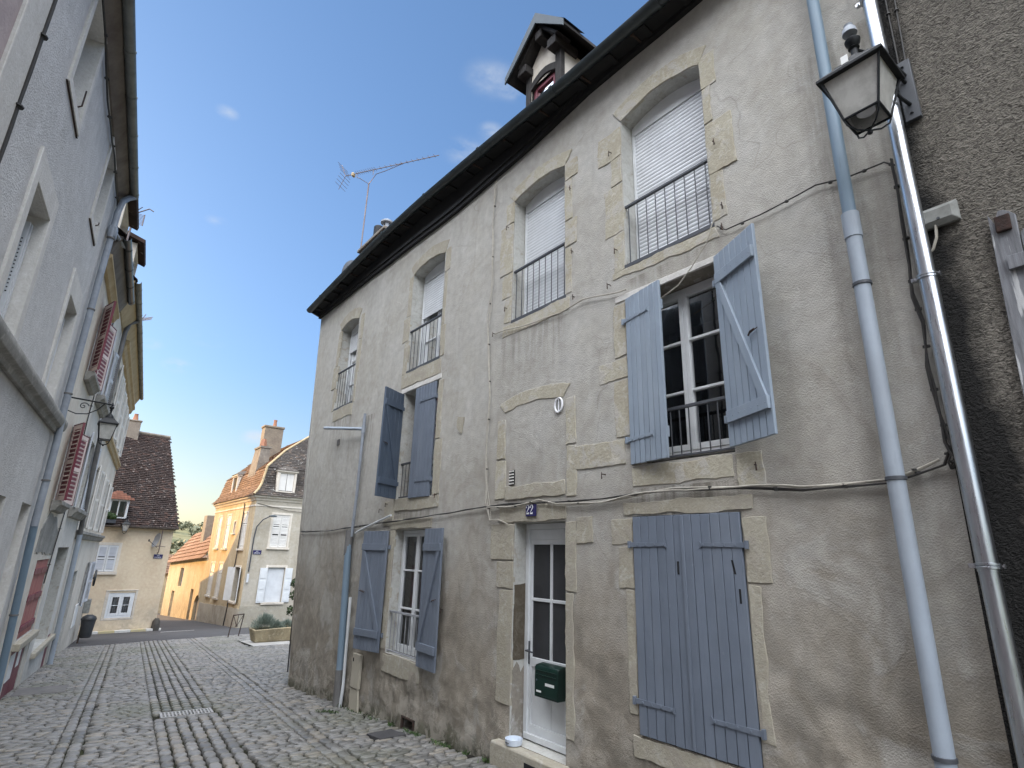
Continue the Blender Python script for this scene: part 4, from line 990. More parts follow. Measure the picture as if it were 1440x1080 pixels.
# ------------------------------------------------------------------ dark roughcast neighbour
DH = thing('roughcast_house', 'dark roughcast house with a shiny steel downpipe at the right', 'house', (4, -3, 0))
def dark_house():
    mb = MB()
    wall_sheet(mb, FD, [(-9, .2), (.97, -.6), (.965, 1.1), (.93, 3.7), (.84, 5.65), (.80, 7.0), (.83, 9.0), (-9, 9.0)], [], .3, lambda u, v: .012*noise.noise(Vector((u*1.5, v*1.5, 3))))
    mb.quad((3.965, .83, 9), (3.965, .97, -.6), (11, .95, -.6), (11, .93, 9)); mb.quad((3.965, -9, 9), (3.965, -9, .2), (11, -9, .2), (11, -9, 9))
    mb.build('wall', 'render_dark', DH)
    mb = MB(); mb.quad((3.5, -9, 8.9), (3.5, .93, 8.9), (8, .93, 12.5), (8, -9, 12.5)); mb.quad((11.5, -9, 8.9), (11.5, .93, 8.9), (8, .93, 12.5), (8, -9, 12.5)); mb.build('roof', 'tile_dark', DH)
    mb = MB(); mb.tube([(3.87, .875, -.3), (3.87, .875, 1.66)], .045, 24, False); mb.tube([(3.87, .875, 1.64), (3.87, .87, 3.36)], .0475, 24, False); mb.tube([(3.87, .87, 3.33), (3.87, .865, 8.7)], .045, 24, False)
    o = mb.build('downpipe', 'galv', DH)
    mb = MB()
    for z in (1.67, 3.35, 5.6):
        mb = MB(); c = (3.87, .872, z); mb.lathe(c, [(.048, -.016), (.055, -.014), (.055, -.004), (.051, 0), (.055, .004), (.055, .014), (.048, .016)], 24)
        for s in (-1, 1):
            mb.box(lambda u, v, w: (c[0]+u, c[1]+v, c[2]+w), -.012, .012, s*.054-.012*(s < 0)*1, s*.054+.028*(s > 0)-.016*(s < 0), -.012, .012)
            mb.tube([(c[0]-.022, c[1]+s*.066, z), (c[0]+.022, c[1]+s*.066, z)], .006, 8)
        mb.box(lambda u, v, w: (c[0]+u, c[1]+v, c[2]+w), .05, .10, -.006, .006, -.006, .006)
        mb.build('pipe_clamp', 'galv', o)
    # remains of a weathered plank shutter
    fr = lambda u, v, w: (3.95-w, .585-u+(v-2.5)*-.035, v)
    mb = MB()
    for i in range(7):
        a, b = i*.125+.003, (i+1)*.125-.003
        top = [3.61, 3.50, 3.44, 3.40, 3.38, 3.42, 3.36][i]
        P = [(a, 1.75), (b, 1.75), (b, top-.02)]+[(b-(b-a)*t, top+rnd.uniform(-.05, .05)) for t in (.2, .4, .6, .8)]+[(a, top+(.03 if i == 0 else -.03))]
        mb.prism(fr, P, 0, .03+rnd.uniform(-.002, .002))
    o = mb.build('shutter', 'grey_wood', DH, bevel=.003, label='broken weathered grey plank shutter')
    mb = MB(); mb.prism(fr, dense([(.05, 3.26), (.9, 3.26), (.9, 3.345), (.05, 3.345)], .1, .006), .033, .06); mb.build('ledge', 'grey_wood', o, bevel=.004); mb = MB(); mb.box(fr, .02, .88, 1.95, 2.05, .033, .06); mb.build('ledge', 'grey_wood', o, bevel=.004)
    mb = MB(); mb.box(fr, .03, .10, 3.50, 3.60, .03, .055); mb.build('hinge_plate', simple('rust', (.05, .024, .018), (.022, .016, .014), .9, 30, 60, .6, .01), o, bevel=.006)
dark_house()

# ------------------------------------------------------------------ left row of houses
def left_house(name, label, s0, s1, eave, mat, holes, gut=.25, gmat='zinc_gutter', smat='soffit', pitch=1.15, gz_eave=None, zb=None, depth=.24, rmat='reveal', ends=True, roofrun=4.6):
    t = thing(name, label, 'house', FL((s0+s1)/2, gz(0, (s0+s1)/2), 0))
    mb = MB()
    b0, b1 = gz(0, FL(s0, 0)[1])-.35, gz(0, FL(s1, 0)[1])-.35
    d = lambda u, v: -.006+.006*noise.noise(Vector((u*.9, v*.9, 5)))
    wall_sheet(mb, FL, [(s0, b0), (s1, b1), (s1, eave), (s0, eave)], holes, .25, d)
    if ends:
        for s, b in ((s0, b0), (s1, b1)): mb.quad(FL(s, b, 0), FL(s, eave, 0), FL(s, eave+roofrun*pitch, -roofrun), FL(s, eave, -2*roofrun), FL(s, b, -2*roofrun))
    mb.build('wall', mat, t)
    if holes:
        for h in holes:
            mb = MB(); reveal(mb, FL, h, depth, d); mb.build('reveal', rmat, t, smooth=False)
    ge = gz_eave or eave+.22
    mb = MB()                                                            # soffit board
    mb.prism(lambda u, v, w: FL(s0+w, v, u), [(-.05, eave-.02), (.02, eave-.02), (gut-.02, ge-.06), (gut-.02, ge), (-.05, ge)], .0, s1-s0); mb.build('eaves_board', smat, t)
    mb = MB(); pr = [(math.cos(a)*.07, math.sin(a)*.07) for a in np.linspace(math.pi, 2*math.pi, 9)]; pr += [(x*.9, y*.9) for x, y in pr[::-1]]
    extrude(mb, [[FL(s, ge+b, gut+.05+a) for a, b in pr] for s in np.linspace(s0, s1, 8)], True)
    s = s0+.5
    while s < s1:
        p2 = [(math.cos(a)*.078, math.sin(a)*.078) for a in np.linspace(math.pi, 2*math.pi, 9)]; extrude(mb, [[FL(q, ge+b, gut+.05+a) for a, b in p2+[(x*.88, y*.88) for x, y in p2[::-1]]] for q in (s-.02, s+.02)], True); s += .95
    mb.build('gutter', gmat, t)
    L = math.hypot(1, pitch)
    fr = lambda u, v, w: FL(u, ge+.02+v*pitch/L+w/L, gut-.02-v/L+w*pitch/L)
    mb = MB(); run = (roofrun+gut)*L
    tile_field(mb, fr, rect(s0-.05, s1+.05, 0, min(run, 2.2)), .2, .15)
    mb.quad(fr(s0-.05, 0, 0), fr(s1+.05, 0, 0), fr(s1+.05, run, 0), fr(s0-.05, run, 0)); q = fr(0, run, 0)
    mb.quad(fr(s0-.05, run, 0), fr(s1+.05, run, 0), FL(s1+.05, eave, -2*roofrun-.2), FL(s0-.05, eave, -2*roofrun-.2))
    mb.build('roof', 'tile_dark', t, smooth=False, recalc=False)
    return t
def frame_surround(t, s0, s1, v0, v1, a, b, mat='stone_left', w=.022, top=None, foot=True):
    """flat stone surround: opening s0..s1, v0..v1, margins a (sides) and b (below)"""
    top = a if top is None else top
    mb = MB(); mb.box(FL, s0-a, s0-.002, v0-(b if foot else 0), v1+top, -.03, w); mb.box(FL, s1+.002, s1+a, v0-(b if foot else 0), v1+top, -.03, w); mb.box(FL, s0-.002, s1+.002, v1+.002, v1+top, -.03, w-.001)
    if b and foot: mb.box(FL, s0-.002, s1+.002, v0-b, v0-.002, -.03, w-.001)
    return mb.build('stone_surround', mat, t, bevel=.006)
A_OPEN = [rect(6.83, 7.63, 6.50, 7.72), rect(9.87, 10.60, 6.46, 7.74), rect(6.78, 7.63, 3.64, 5.15), rect(9.84, 10.73, 3.64, 5.13), rect(8.5, 9.6, .55, 2.2), rect(10.72, 11.5, -.85, 2.21)]
LA = left_house('roughcast_house', 'tall grey roughcast house with pale window surrounds and a stone band, left', 5.57, 11.9, 7.86, 'render_left', A_OPEN, .17, gz_eave=8.07, depth=.30, rmat='stone_left')
for (h, a, b, tp) in ((0, .11, .12, .12), (1, .10, .11, .12), (2, .17, 0, .31), (3, .14, 0, .36)):
    s0, s1, v0, v1 = A_OPEN[h][0][0], A_OPEN[h][1][0], A_OPEN[h][0][1], A_OPEN[h][2][1]
    frame_surround(LA, s0, s1, v0, v1, a, b, top=tp, foot=b > 0)
def house_a():
    for i, (h, c) in enumerate(zip(A_OPEN, (0, 0, 1, 1, 0, 0))):
        s0, s1, v0, v1 = h[0][0], h[1][0], h[0][1], h[2][1]
        if i < 5: casement(LA, FL, s0+.005, s1-.005, v0+.005, v1-.005, -.24, bars=(.33, .66), curtain=(0, 1) if i in (2, 3) else None)
        if c:
            mb = MB(); mb.box(FL, s1-.055, s1-.008, v0+.05, v1-.12, -.22, -.10); mb.box(FL, s1-.105, s1-.062, v0+.05, v1-.12, -.22, -.11)
            o = mb.build('folded_shutter', 'pvc_white', LA, bevel=.003)
            mb = MB(); v = v0+.55
            while v < v1-.3:
                for w in (-.19, -.165, -.14): mb.lathe(FL(s1-.1065, v, w), [(.007, -.006), (.007, .006)], 6)
                v += .045
            mb.build('perforation', 'room', o)
    for (s, v) in ((7.5, 6.62), (10.5, 6.60)):
        mb = MB(); mb.tube([FL(s, v, -.02), FL(s-.02, v+.02, .02), FL(s-.02, v+.06 if s > 9 else v+.24, .02)], .009, 8); mb.build('shutter_hook', 'iron', LA)
    for (s0, s1, v) in ((6.70, 7.76, 6.375), (9.75, 10.71, 6.345)):
        mb = MB(); mb.box(FL, s0, s1, v-.010, v-.002, -.02, .012); mb.build('sill_shade', 'iron', LA)  # dark strip standing in for the shadow line under the sill
    mb = MB(); mb.prism(lambda u, v, w: FL(5.58+w, v, u), [(0, 3.36), (.05, 3.36), (.06, 3.42), (.11, 3.45), (.13, 3.52), (.13, 3.58), (.10, 3.63), (0, 3.66)], 0, 11.88-5.58); mb.build('string_course', 'stone_band', LA, bevel=.006)
    mb = MB(); mb.quad(*[FL(u, v, -.26) for u, v in A_OPEN[5]]); mb.build('door', 'render_left', LA)
    mb = MB(); mb.tube([FL(11.83, 8.02, .22), FL(11.75, 7.93, .16), FL(11.62, 7.76, .10), FL(11.5, 7.45, .085), FL(11.45, 6, .08), FL(11.45, 3.7, .08), FL(11.52, 3.2, .09), FL(11.55, 1.9, .085)], .052, 12); o = mb.build('downpipe', 'pipe_old', LA)
    mb = MB(); mb.tube([FL(11.55, 1.95, .085), FL(11.8, 1.0, .085), FL(12.1, -.2, .085), FL(12.2, -.9, .085)], .052, 12); mb.build('lower_pipe', 'pipe_blue', o)
    mb = MB()
    for v, s in ((6.9, 11.47), (5.5, 11.45), (4.0, 11.45), (2.6, 11.53), (.6, 11.9)): mb.lathe(FL(s, v, .083), [(.05, -.015), (.06, -.012), (.06, .012), (.05, .015)], 12)
    mb.build('pipe_collar', 'pipe_grey', o)
    mb = MB(); mb.box(FL, 11.44, 11.62, 6.93, 7.15, .02, .15); mb.tube([FL(11.6, 7.1, .1), FL(12.2, 7.15, .2), FL(12.4, 7.2, .3)], .035, 10); mb.build('hopper', 'pipe_old', o, bevel=.02)
house_a()
LP = left_house('pink_house', 'pinkish rendered house with a pale corner strip at the upper left corner of the picture', -4, 5.565, 8.2, 'render_pink', [rect(2.5, 3.4, 4.0, 5.6)], .2)
mb = MB(); mb.box(FL, 5.08, 5.562, -.5, 8.1, -.02, .025); mb.build('corner_strip', 'stone_left', LP, bevel=.008)
casement(LP, FL, 2.505, 3.395, 4.005, 5.595, -.2)
def louvre_shutter(parent, fr, w, h, mat, frame_mat, name='shutter', label=None, rails=(.5,), lp=.05, cover=.9):
    mb = MB(); f = .06
    mb.box(fr, 0, f, 0, h, -.03, 0); mb.box(fr, w-f, w, 0, h, -.03, 0)
    for v in [0]+[h*r-.04 for r in rails]+[h-.08]: mb.box(fr, f, w-f, v, v+.08, -.028, -.002)
    o = mb.build(name, frame_mat, parent, bevel=.003, label=label)
    mb = MB(); v = .09
    while v < h-.10:
        if all(abs(v+.02-h*r) > .06 for r in rails): mb.add([fr(f, v, -.003), fr(w-f, v, -.003), fr(w-f, v+lp*cover, -.026), fr(f, v+lp*cover, -.026), fr(f, v+.006, -.001), fr(w-f, v+.006, -.001), fr(w-f, v+lp*cover+.006, -.024), fr(f, v+lp*cover+.006, -.024)], [(0, 1, 2, 3), (4, 7, 6, 5), (0, 4, 5, 1), (2, 6, 7, 3)])
        v += lp
    mb.build('louvre', mat, o)
    return o
def left_hinge(s, z, sgn, ang, w0=.02):
    """shutter frame on the left row: closed leaf runs along sgn*s"""
    a = R(ang)
    return lambda u, v, w: FL(s+u*sgn*math.cos(a)-w*sgn*math.sin(a), z+v, w0+u*math.sin(a)+w*math.cos(a))
B_OPEN = [rect(13.55, 14.55, 4.90, 6.32), rect(13.6, 14.5, 2.42, 3.83), rect(13.55, 15.25, .02, 1.36), rect(13.4, 14.9, -1.1, -.12)]
LB = left_house('cream_house', 'narrow cream house with dark red louvred shutters on two floors', 11.905, 15.38, 6.72, 'render_pale', B_OPEN, .22, 'gutter', gz_eave=7.2, depth=.2)
def house_b():
    for h in B_OPEN[:2]:
        s0, s1, v0, v1 = h[0][0], h[1][0], h[0][1], h[2][1]
        casement(LB, FL, s0+.005, s1-.005, v0+.005, v1-.005, -.14, bars=(.5,))
        for fr, wd in ((left_hinge(s0-.01, v0, 1, 158), .46), (left_hinge(s1+.01, v0, -1, 166), .46)):
            o = louvre_shutter(LB, fr, wd, v1-v0, 'louvre_pink', 'louvre_pink', lp=.085, cover=.55)
            mb = MB(); h_ = v1-v0
            mb.box(fr, wd+.001, wd+.014, -.01, h_+.01, -.034, .004); mb.box(fr, -.014, -.001, -.01, h_+.01, -.034, .004); mb.box(fr, -.014, wd+.014, h_+.011, h_+.02, -.034, .004); mb.box(fr, .055, wd-.055, .07, h_-.07, -.016, -.0135); mb.build('edge', 'bordeaux', o)  # red edges, plus a dark sheet painting shade into the louvre slots
        mb = MB(); mb.prism(lambda u, v, w: FL(s0-.22+w, v, u), [(0, v0-.20), (.08, v0-.18), (.12, v0-.10), (.16, v0-.08), (.16, v0-.005), (0, v0-.005)], 0, s1-s0+.44); mb.build('sill', 'stone_band', LB, bevel=.008)
    fr = lambda u, v, w: FL(13.56+u, .03+v, w-.03)
    mb = MB()
    for i in range(12): mb.box(fr, i*.14+.003, (i+1)*.14-.003, 0, 1.32, -.03, rnd.uniform(0, .004))
    o = mb.build('plank_shutter', 'red_faded', LB, bevel=.003)
    mb = MB()
    for v in (.12, .62, 1.08): mb.box(fr, .02, .80, v, v+.10, .006, .035); mb.box(fr, .84, 1.66, v, v+.10, .006, .035)
    mb.build('cross_bar', 'bordeaux', o, bevel=.004)
    mb = MB(); mb.box(FL, 13.3, 15.4, -.11, .012, -.02, .10); mb.build('sill', 'stone_grey', LB, bevel=.015)
    mb = MB(); mb.box(FL, 13.41, 14.14, -1.05, -.13, -.06, -.02); mb.box(FL, 14.16, 14.89, -1.05, -.13, -.06, -.02); o = mb.build('cellar_door', 'bordeaux', LB, bevel=.006)
    mb = MB(); mb.box(FL, 13.5, 14.0, -.62, -.2, -.018, -.012); mb.box(FL, 14.3, 14.6, -.5, -.2, -.018, -.012); mb.build('notice', 'label_white', o)
    mb = MB(); mb.prism(lambda u, v, w: FL(11.92+w, v, u), [(0, 6.60), (.05, 6.62), (.09, 6.72), (.12, 6.74), (.12, 6.80), (0, 6.82)], 0, 3.44); mb.build('cornice', 'soffit_ochre', LB)
    mb = MB(); mb.prism(FL, dense([(13.0, 1.5), (15.2, 1.45), (15.3, 1.9), (14.6, 2.15), (13.6, 2.2), (13.0, 1.9)], .15, .03), -.02, .006); mb.build('bare_patch', 'stone_band', LB)
    # dormer on this roof
    mb = MB(); mb.box(FL, 13.0, 13.08, 7.5, 8.62, -1.6, -.02); mb.box(FL, 14.2, 14.28, 7.5, 8.62, -1.6, -.02); mb.box(FL, 13.08, 14.2, 7.5, 7.7, -.2, -.025); mb.box(FL, 13.08, 14.2, 8.5, 8.62, -.2, -.025); d = mb.build('dormer', 'render_pale', LB)
    mb = MB(); mb.quad(*[FL(u, v, -.1) for u, v in rect(13.08, 14.2, 7.7, 8.5)]); mb.build('pane', 'glass', d)
    mb = MB(); mb.prism(lambda u, v, w: FL(12.9+w, v, u), [(.14, 8.60), (.16, 8.68), (-1.9, 9.3), (-1.9, 9.2)], 0, 1.5); mb.build('dormer_roof', 'tile_dark', d)
house_b()
C_OPEN = [rect(16.45, 17.4, 5.02, 6.5), rect(16.7, 18.3, 2.45, 4.15), rect(16.1, 18.2, -.5, 1.58), rect(18.4, 19.1, -1.45, -.45)]
LC = left_house('pale_house', 'pale limewashed house with bluish louvred shutters beside the red shuttered house', 15.385, 18.9, 7.3, 'render_white', C_OPEN, .26, 'zinc_gutter', 'soffit_ochre', gz_eave=7.78, depth=.25)
def house_c():
    for h in C_OPEN[:2]:
        s0, s1, v0, v1 = h[0][0], h[1][0], h[0][1], h[2][1]
        casement(LC, FL, s0+.005, s1-.005, v0+.005, v1-.005, -.2, bars=(.33, .66))
        w = min(.55, (s1-s0)*.5)
        louvre_shutter(LC, left_hinge(s0-.01, v0, 1, 173), w, v1-v0, 'louvre_blue', 'louvre_blue'); louvre_shutter(LC, left_hinge(s1+.01, v0, -1, 172), w, v1-v0, 'louvre_blue', 'louvre_blue')
        mb = MB(); mb.prism(lambda u, v, w: FL(s0-.5+w, v, u), [(0, v0-.22), (.08, v0-.20), (.12, v0-.12), (.17, v0-.09), (.17, v0-.005), (0, v0-.005)], 0, s1-s0+1.0); mb.build('sill', 'stone_band', LC, bevel=.008)
    casement(LC, FL, 16.105, 18.195, -.495, 1.575, -.22, bars=(.7,))
    mb = MB(); mb.box(FL, 16.0, 19.2, -.62, -.505, -.02, .08); mb.build('sill', 'stone_grey', LC, bevel=.012)
    mb = MB(); mb.box(FL, 18.41, 19.09, -1.5, -.46, -.05, -.01); mb.build('cellar_door', 'bordeaux', LC, bevel=.005)
    mb = MB(); mb.tube([FL(18.2, 7.72, .28), FL(18.05, 7.55, .12), FL(17.8, 7.2, .09), FL(17.85, 5.2, .09), FL(18.35, 3.2, .09), FL(19.05, 1.7, .09)], .058, 12); o = mb.build('downpipe', 'pipe_grey', LC)
    mb = MB(); mb.tube([FL(18.95, 1.9, .09), FL(19.1, 1.0, .09), FL(19.2, -.2, .09), FL(19.3, -1.4, .09)], .06, 12); mb.build('lower_pipe', 'pipe_pale', o)
    mb = MB(); mb.box(FL, 15.7, 15.78, 7.6, 8.9, -1.6, .08); mb.box(FL, 16.8, 16.88, 7.6, 8.9, -1.6, .08); mb.box(FL, 15.78, 16.8, 7.6, 8.05, -.2, .075); mb.box(FL, 15.78, 16.8, 8.78, 8.9, -.2, .075); d = mb.build('dormer', 'render_pale', LC)
    mb = MB(); mb.box(FL, 15.78, 16.8, 8.05, 8.14, -.04, .02); mb.box(FL, 15.78, 16.8, 8.70, 8.78, -.04, .02); mb.box(FL, 15.78, 15.86, 8.14, 8.70, -.04, .02); mb.box(FL, 16.72, 16.8, 8.14, 8.7, -.04, .02); mb.box(FL, 16.26, 16.32, 8.14, 8.7, -.04, .02); mb.build('dormer_frame', 'white', d)
    mb = MB(); mb.quad(*[FL(u, v, -.02) for u, v in rect(15.86, 16.72, 8.14, 8.7)]); mb.build('pane', 'glass', d)
    mb = MB(); mb.prism(lambda u, v, w: FL(15.55+w, v, u), [(.22, 8.88), (.24, 8.97), (-1.9, 9.7), (-1.9, 9.6)], 0, 1.5); mb.build('dormer_roof', 'tile_dark', d)
house_c()
D_OPEN = [rect(s, s+.85, 5.1, 6.75) for s in (20.0, 22.2, 24.4, 26.6)]+[rect(s, s+.95, 2.1, 3.85) for s in (20.6, 23.2, 26.2)]+[rect(21.2, 22.2, -1.5, .9), rect(25.6, 26.8, -.35, 1.05)]
LD = left_house('long_house', 'long pale house with white louvred shutters and stone sill bands, last of the left row', 18.905, 28.75, 7.3, 'render_pale', D_OPEN, .26, 'zinc_gutter', 'soffit_ochre', gz_eave=7.80, depth=.22)
def house_d():
    for i, h in enumerate(D_OPEN):
        s0, s1, v0, v1 = h[0][0], h[1][0], h[0][1], h[2][1]
        if i == 7:
            mb = MB(); mb.box(FL, s0+.004, s1-.004, v0, v1-.004, -.2, -.15); mb.build('door', 'grey_wood', LD, bevel=.006); continue
        casement(LD, FL, s0+.005, s1-.005, v0+.005, v1-.005, -.18, bars=(.5,))
        w = (s1-s0)*.52
        mt = 'white_wood' if i != 8 else 'louvre_blue'
        louvre_shutter(LD, left_hinge(s0-.01, v0, 1, 172), w, v1-v0, mt, mt); louvre_shutter(LD, left_hinge(s1+.01, v0, -1, 173), w, v1-v0, mt, mt)
    for v, d in ((4.86, .13), (1.98, .15)):
        mb = MB(); mb.prism(lambda u, vv, w: FL(18.95+w, vv, u), [(0, v-.20), (d*.5, v-.18), (d*.7, v-.08), (d, v-.06), (d, v+.02), (0, v+.04)], 0, 9.78); mb.build('string_course', 'soffit_ochre' if v > 4 else 'stone_band', LD, bevel=.01)
    mb = MB(); mb.prism(lambda u, v, w: FL(18.95+w, v, u), [(0, 7.05), (.06, 7.08), (.10, 7.22), (.16, 7.26), (.16, 7.34), (0, 7.36)], 0, 9.78); mb.build('cornice', 'soffit_ochre', LD)
    mb = MB(); mb.box(FL, 24.3, 25.4, -.95, -.25, 0, .03); mb.build('notice_board', 'label_white', LD, bevel=.004)
    mb = MB(); mb.box(FL, 24.5, 24.9, 7.8, 9.6, -2.2, -1.4); mb.build('chimney', 'brick', LD, bevel=.01)
house_d()

# ------------------------------------------------------------------ cream house at the crossroads
HH = thing('cream_house', 'cream house with a steep dark tiled roof and one dormer facing the street', 'house', FH(-3, -2, 0))
def house_h():
    o1, o2 = rect(-2.93, -2.15, .53, 1.66), rect(-2.12, -1.08, -1.42, -.37)
    o3 = rect(-5.6, -4.8, .5, 1.66)
    mb = MB(); wall_sheet(mb, FH, [(-8, -2.6), (0, -2.6), (0, 2.56), (-8, 2.56)], [o1, o2, o3], .4, lambda u, v: .006*noise.noise(Vector((u, v, 1))))
    for u in (0, -8): mb.quad(FH(u, -2.6, 0), FH(u, 2.56, 0), FH(u, 7.3, -4.1), FH(u, 3.15, -14.5), FH(u, 2.85, -23), FH(u, -4.2, -23))  # unseen long rear wing, shaped to throw its shadow on the corner house
    mb.quad(FH(0, -4.2, -23), FH(0, 2.85, -23), FH(-8, 2.85, -23), FH(-8, -4.2, -23))
    mb.build('wall', 'render_ochre', HH)
    for o in (o1, o2, o3):
        mb = MB(); reveal(mb, FH, o, .2, -.006); mb.build('reveal', 'render_ochre', HH, smooth=False)
    for (a, b, c, d) in ((-2.93, -2.15, .53, 1.66), (-5.6, -4.8, .5, 1.66)):
        mb = MB(); m = .12
        mb.box(FH, a-m, a-.002, c, d+m, -.02, .014); mb.box(FH, b+.002, b+m, c, d+m, -.02, .014); mb.box(FH, a-.002, b+.002, d+.002, d+m, -.02, .013); mb.box(FH, a-m, b+m, c-.12, c-.004, -.02, .10)
        mb.build('stone_surround', 'render_pale', HH, bevel=.008)
        mid = (a+b)/2
        for x0, x1 in ((a+.004, mid-.006), (mid+.006, b-.004)):
            fr = lambda u, v, w: FH(x0+u, c+.01+v, w+.02); louvre_shutter(HH, fr, x1-x0, d-c-.015, 'louvre_blue', 'white', rails=(.5,))
        mb = MB(); mb.box(FH, a, b, c, d, -.15, -.1); mb.build('backing', 'room', HH)
    a, b, c, d = -2.12, -1.08, -1.42, -.37
    mb = MB(); m = .13
    mb.box(FH, a-m, a-.002, c-.08, d+m*.6, -.02, .012); mb.box(FH, b+.002, b+m*.7, c-.08, d+m*.6, -.02, .012); mb.box(FH, a-m, b+m*.7, d+m*.6+.002, d+m, -.02, .03); mb.box(FH, a-.002, b+.002, c-.08, c-.002, -.02, .013); mb.build('stone_surround', 'render_pale', HH, bevel=.006)
    casement(HH, FH, a+.004, b-.004, c+.004, d-.004, -.03, bars=(.5,), fw=.09, curtain=(0, 1), name='window')
    # roof
    pz = (7.30-2.50)/4.1; L = math.hypot(1, pz)
    fr = lambda u, v, w: FH(u, 2.52+v*pz/L+w/L, .22-v/L+w*pz/L)
    mb = MB(); run = 4.25*L; tile_field(mb, fr, [(-8.2, 0), (.12, 0), (.30, run), (-8.2, run)], .17, .125, .03)
    mb.quad(fr(-8.2, 0, 0), fr(.12, 0, 0), fr(.30, run, 0), fr(-8.2, run, 0)); q = fr(0, run, 0)
    mb.quad(fr(-8.2, run, 0), fr(.30, run, 0), FH(.12, 3.2, -14.5), FH(-8.2, 3.2, -14.5)); mb.quad(FH(.12, 3.2, -14.5), FH(.12, 2.9, -23.2), FH(-8.2, 2.9, -23.2), FH(-8.2, 3.2, -14.5)); mb.build('roof', 'tile_dark', HH, smooth=False, recalc=False)  # rear slopes out of view, shaped for the shadow on the corner house
    mb = MB()
    for i in range(24): 
        u = -8.1+i*.35; mb.tube([fr(u, run, .02), fr(u+.37, run, .03)], .085, 8)
    mb.build('ridge_tile', 'stack_render', HH)
    mb = MB(); pr = [(math.cos(t)*.06, math.sin(t)*.06) for t in np.linspace(math.pi, 2*math.pi, 7)]; pr += [(x*.85, y*.85) for x, y in pr[::-1]]
    extrude(mb, [[FH(u, 2.52+b, .28+a) for a, b in pr] for u in (-8.2, -4, .1)], True); mb.box(FH, -8.1, .05, 2.44, 2.56, -.02, .2); mb.build('gutter', 'soffit', HH)
    # dormer
    mb = MB(); a, b, c, d = -2.90, -2.12, 2.84, 3.70
    mb.box(FH, a, a+.09, c, d, -.3, .02); mb.box(FH, b-.09, b, c, d, -.3, .02); mb.box(FH, a+.09, b-.09, d-.09, d, -.3, .02); mb.box(FH, a+.09, b-.09, c, c+.06, -.3, .02); mb.box(FH, (a+b)/2-.025, (a+b)/2+.025, c+.06, d-.09, -.1, 0)
    mb.quad(FH(a, c, -.3), FH(a, d, -.3), FH(a, d, -1.3), FH(a, c, -.6)); mb.quad(FH(b, c, -.3), FH(b, d, -.3), FH(b, d, -1.3), FH(b, c, -.6))
    dm = mb.build('dormer', 'white', HH, bevel=.006)
    mb = MB(); mb.quad(*[FH(u, v, -.06) for u, v in rect(a+.09, b-.09, c+.06, d-.09)]); mb.build('pane', 'glass', dm)
    mb = MB(); mb.quad(*[FH(u, v, -.3) for u, v in rect(a, b, c, d)]); mb.build('backing', 'room', dm)
    mb = MB(); p = [FH(a-.16, d-.02, .14), FH(b+.16, d-.02, .14), FH((a+b)/2, d+.40, -.35)]; p2 = [FH(a-.16, d-.02, -1.0), FH(b+.16, d-.02, -1.0), FH((a+b)/2, d+.40, -1.5)]
    mb.add(p+p2, [(0, 1, 2), (0, 2, 5, 3), (1, 4, 5, 2), (0, 3, 4, 1)])
    for k in range(4):
        for i in range(8-2*k):
            t0 = k/4.; w = (b-a+.32)*(1-t0); u = a-.16+(b-a+.32)*t0/2+i*w/max(1, 8-2*k)
            fr2 = lambda q, v, e: FH(q, d-.02+v*.40, .15-v*.49+e); mb.add([fr2(u, t0, .02), fr2(u+w/(8-2*k)*.95, t0, .02), fr2(u+w/(8-2*k)*.95-.01, t0+.27, .005), fr2(u+.01, t0+.27, .005)], [(0, 1, 2, 3)])
    mb.build('dormer_roof', 'tile_red', dm, smooth=False)
    mb = MB(); bx = lambda u, v, w: (u, v, w)
    mb.box(bx, 1.86, 2.56, 35.5, 36.3, 6.6, 8.02); mb.box(bx, 1.82, 2.60, 35.46, 36.34, 8.02, 8.10); ch = mb.build('chimney', 'stack_render', HH, bevel=.02)
    mb = MB(); mb.lathe((2.28, 35.8, 8.10), [(.14, 0), (.12, .15), (.09, .32), (.11, .36)], 12); mb.build('pot', 'terracotta', ch)
house_h()

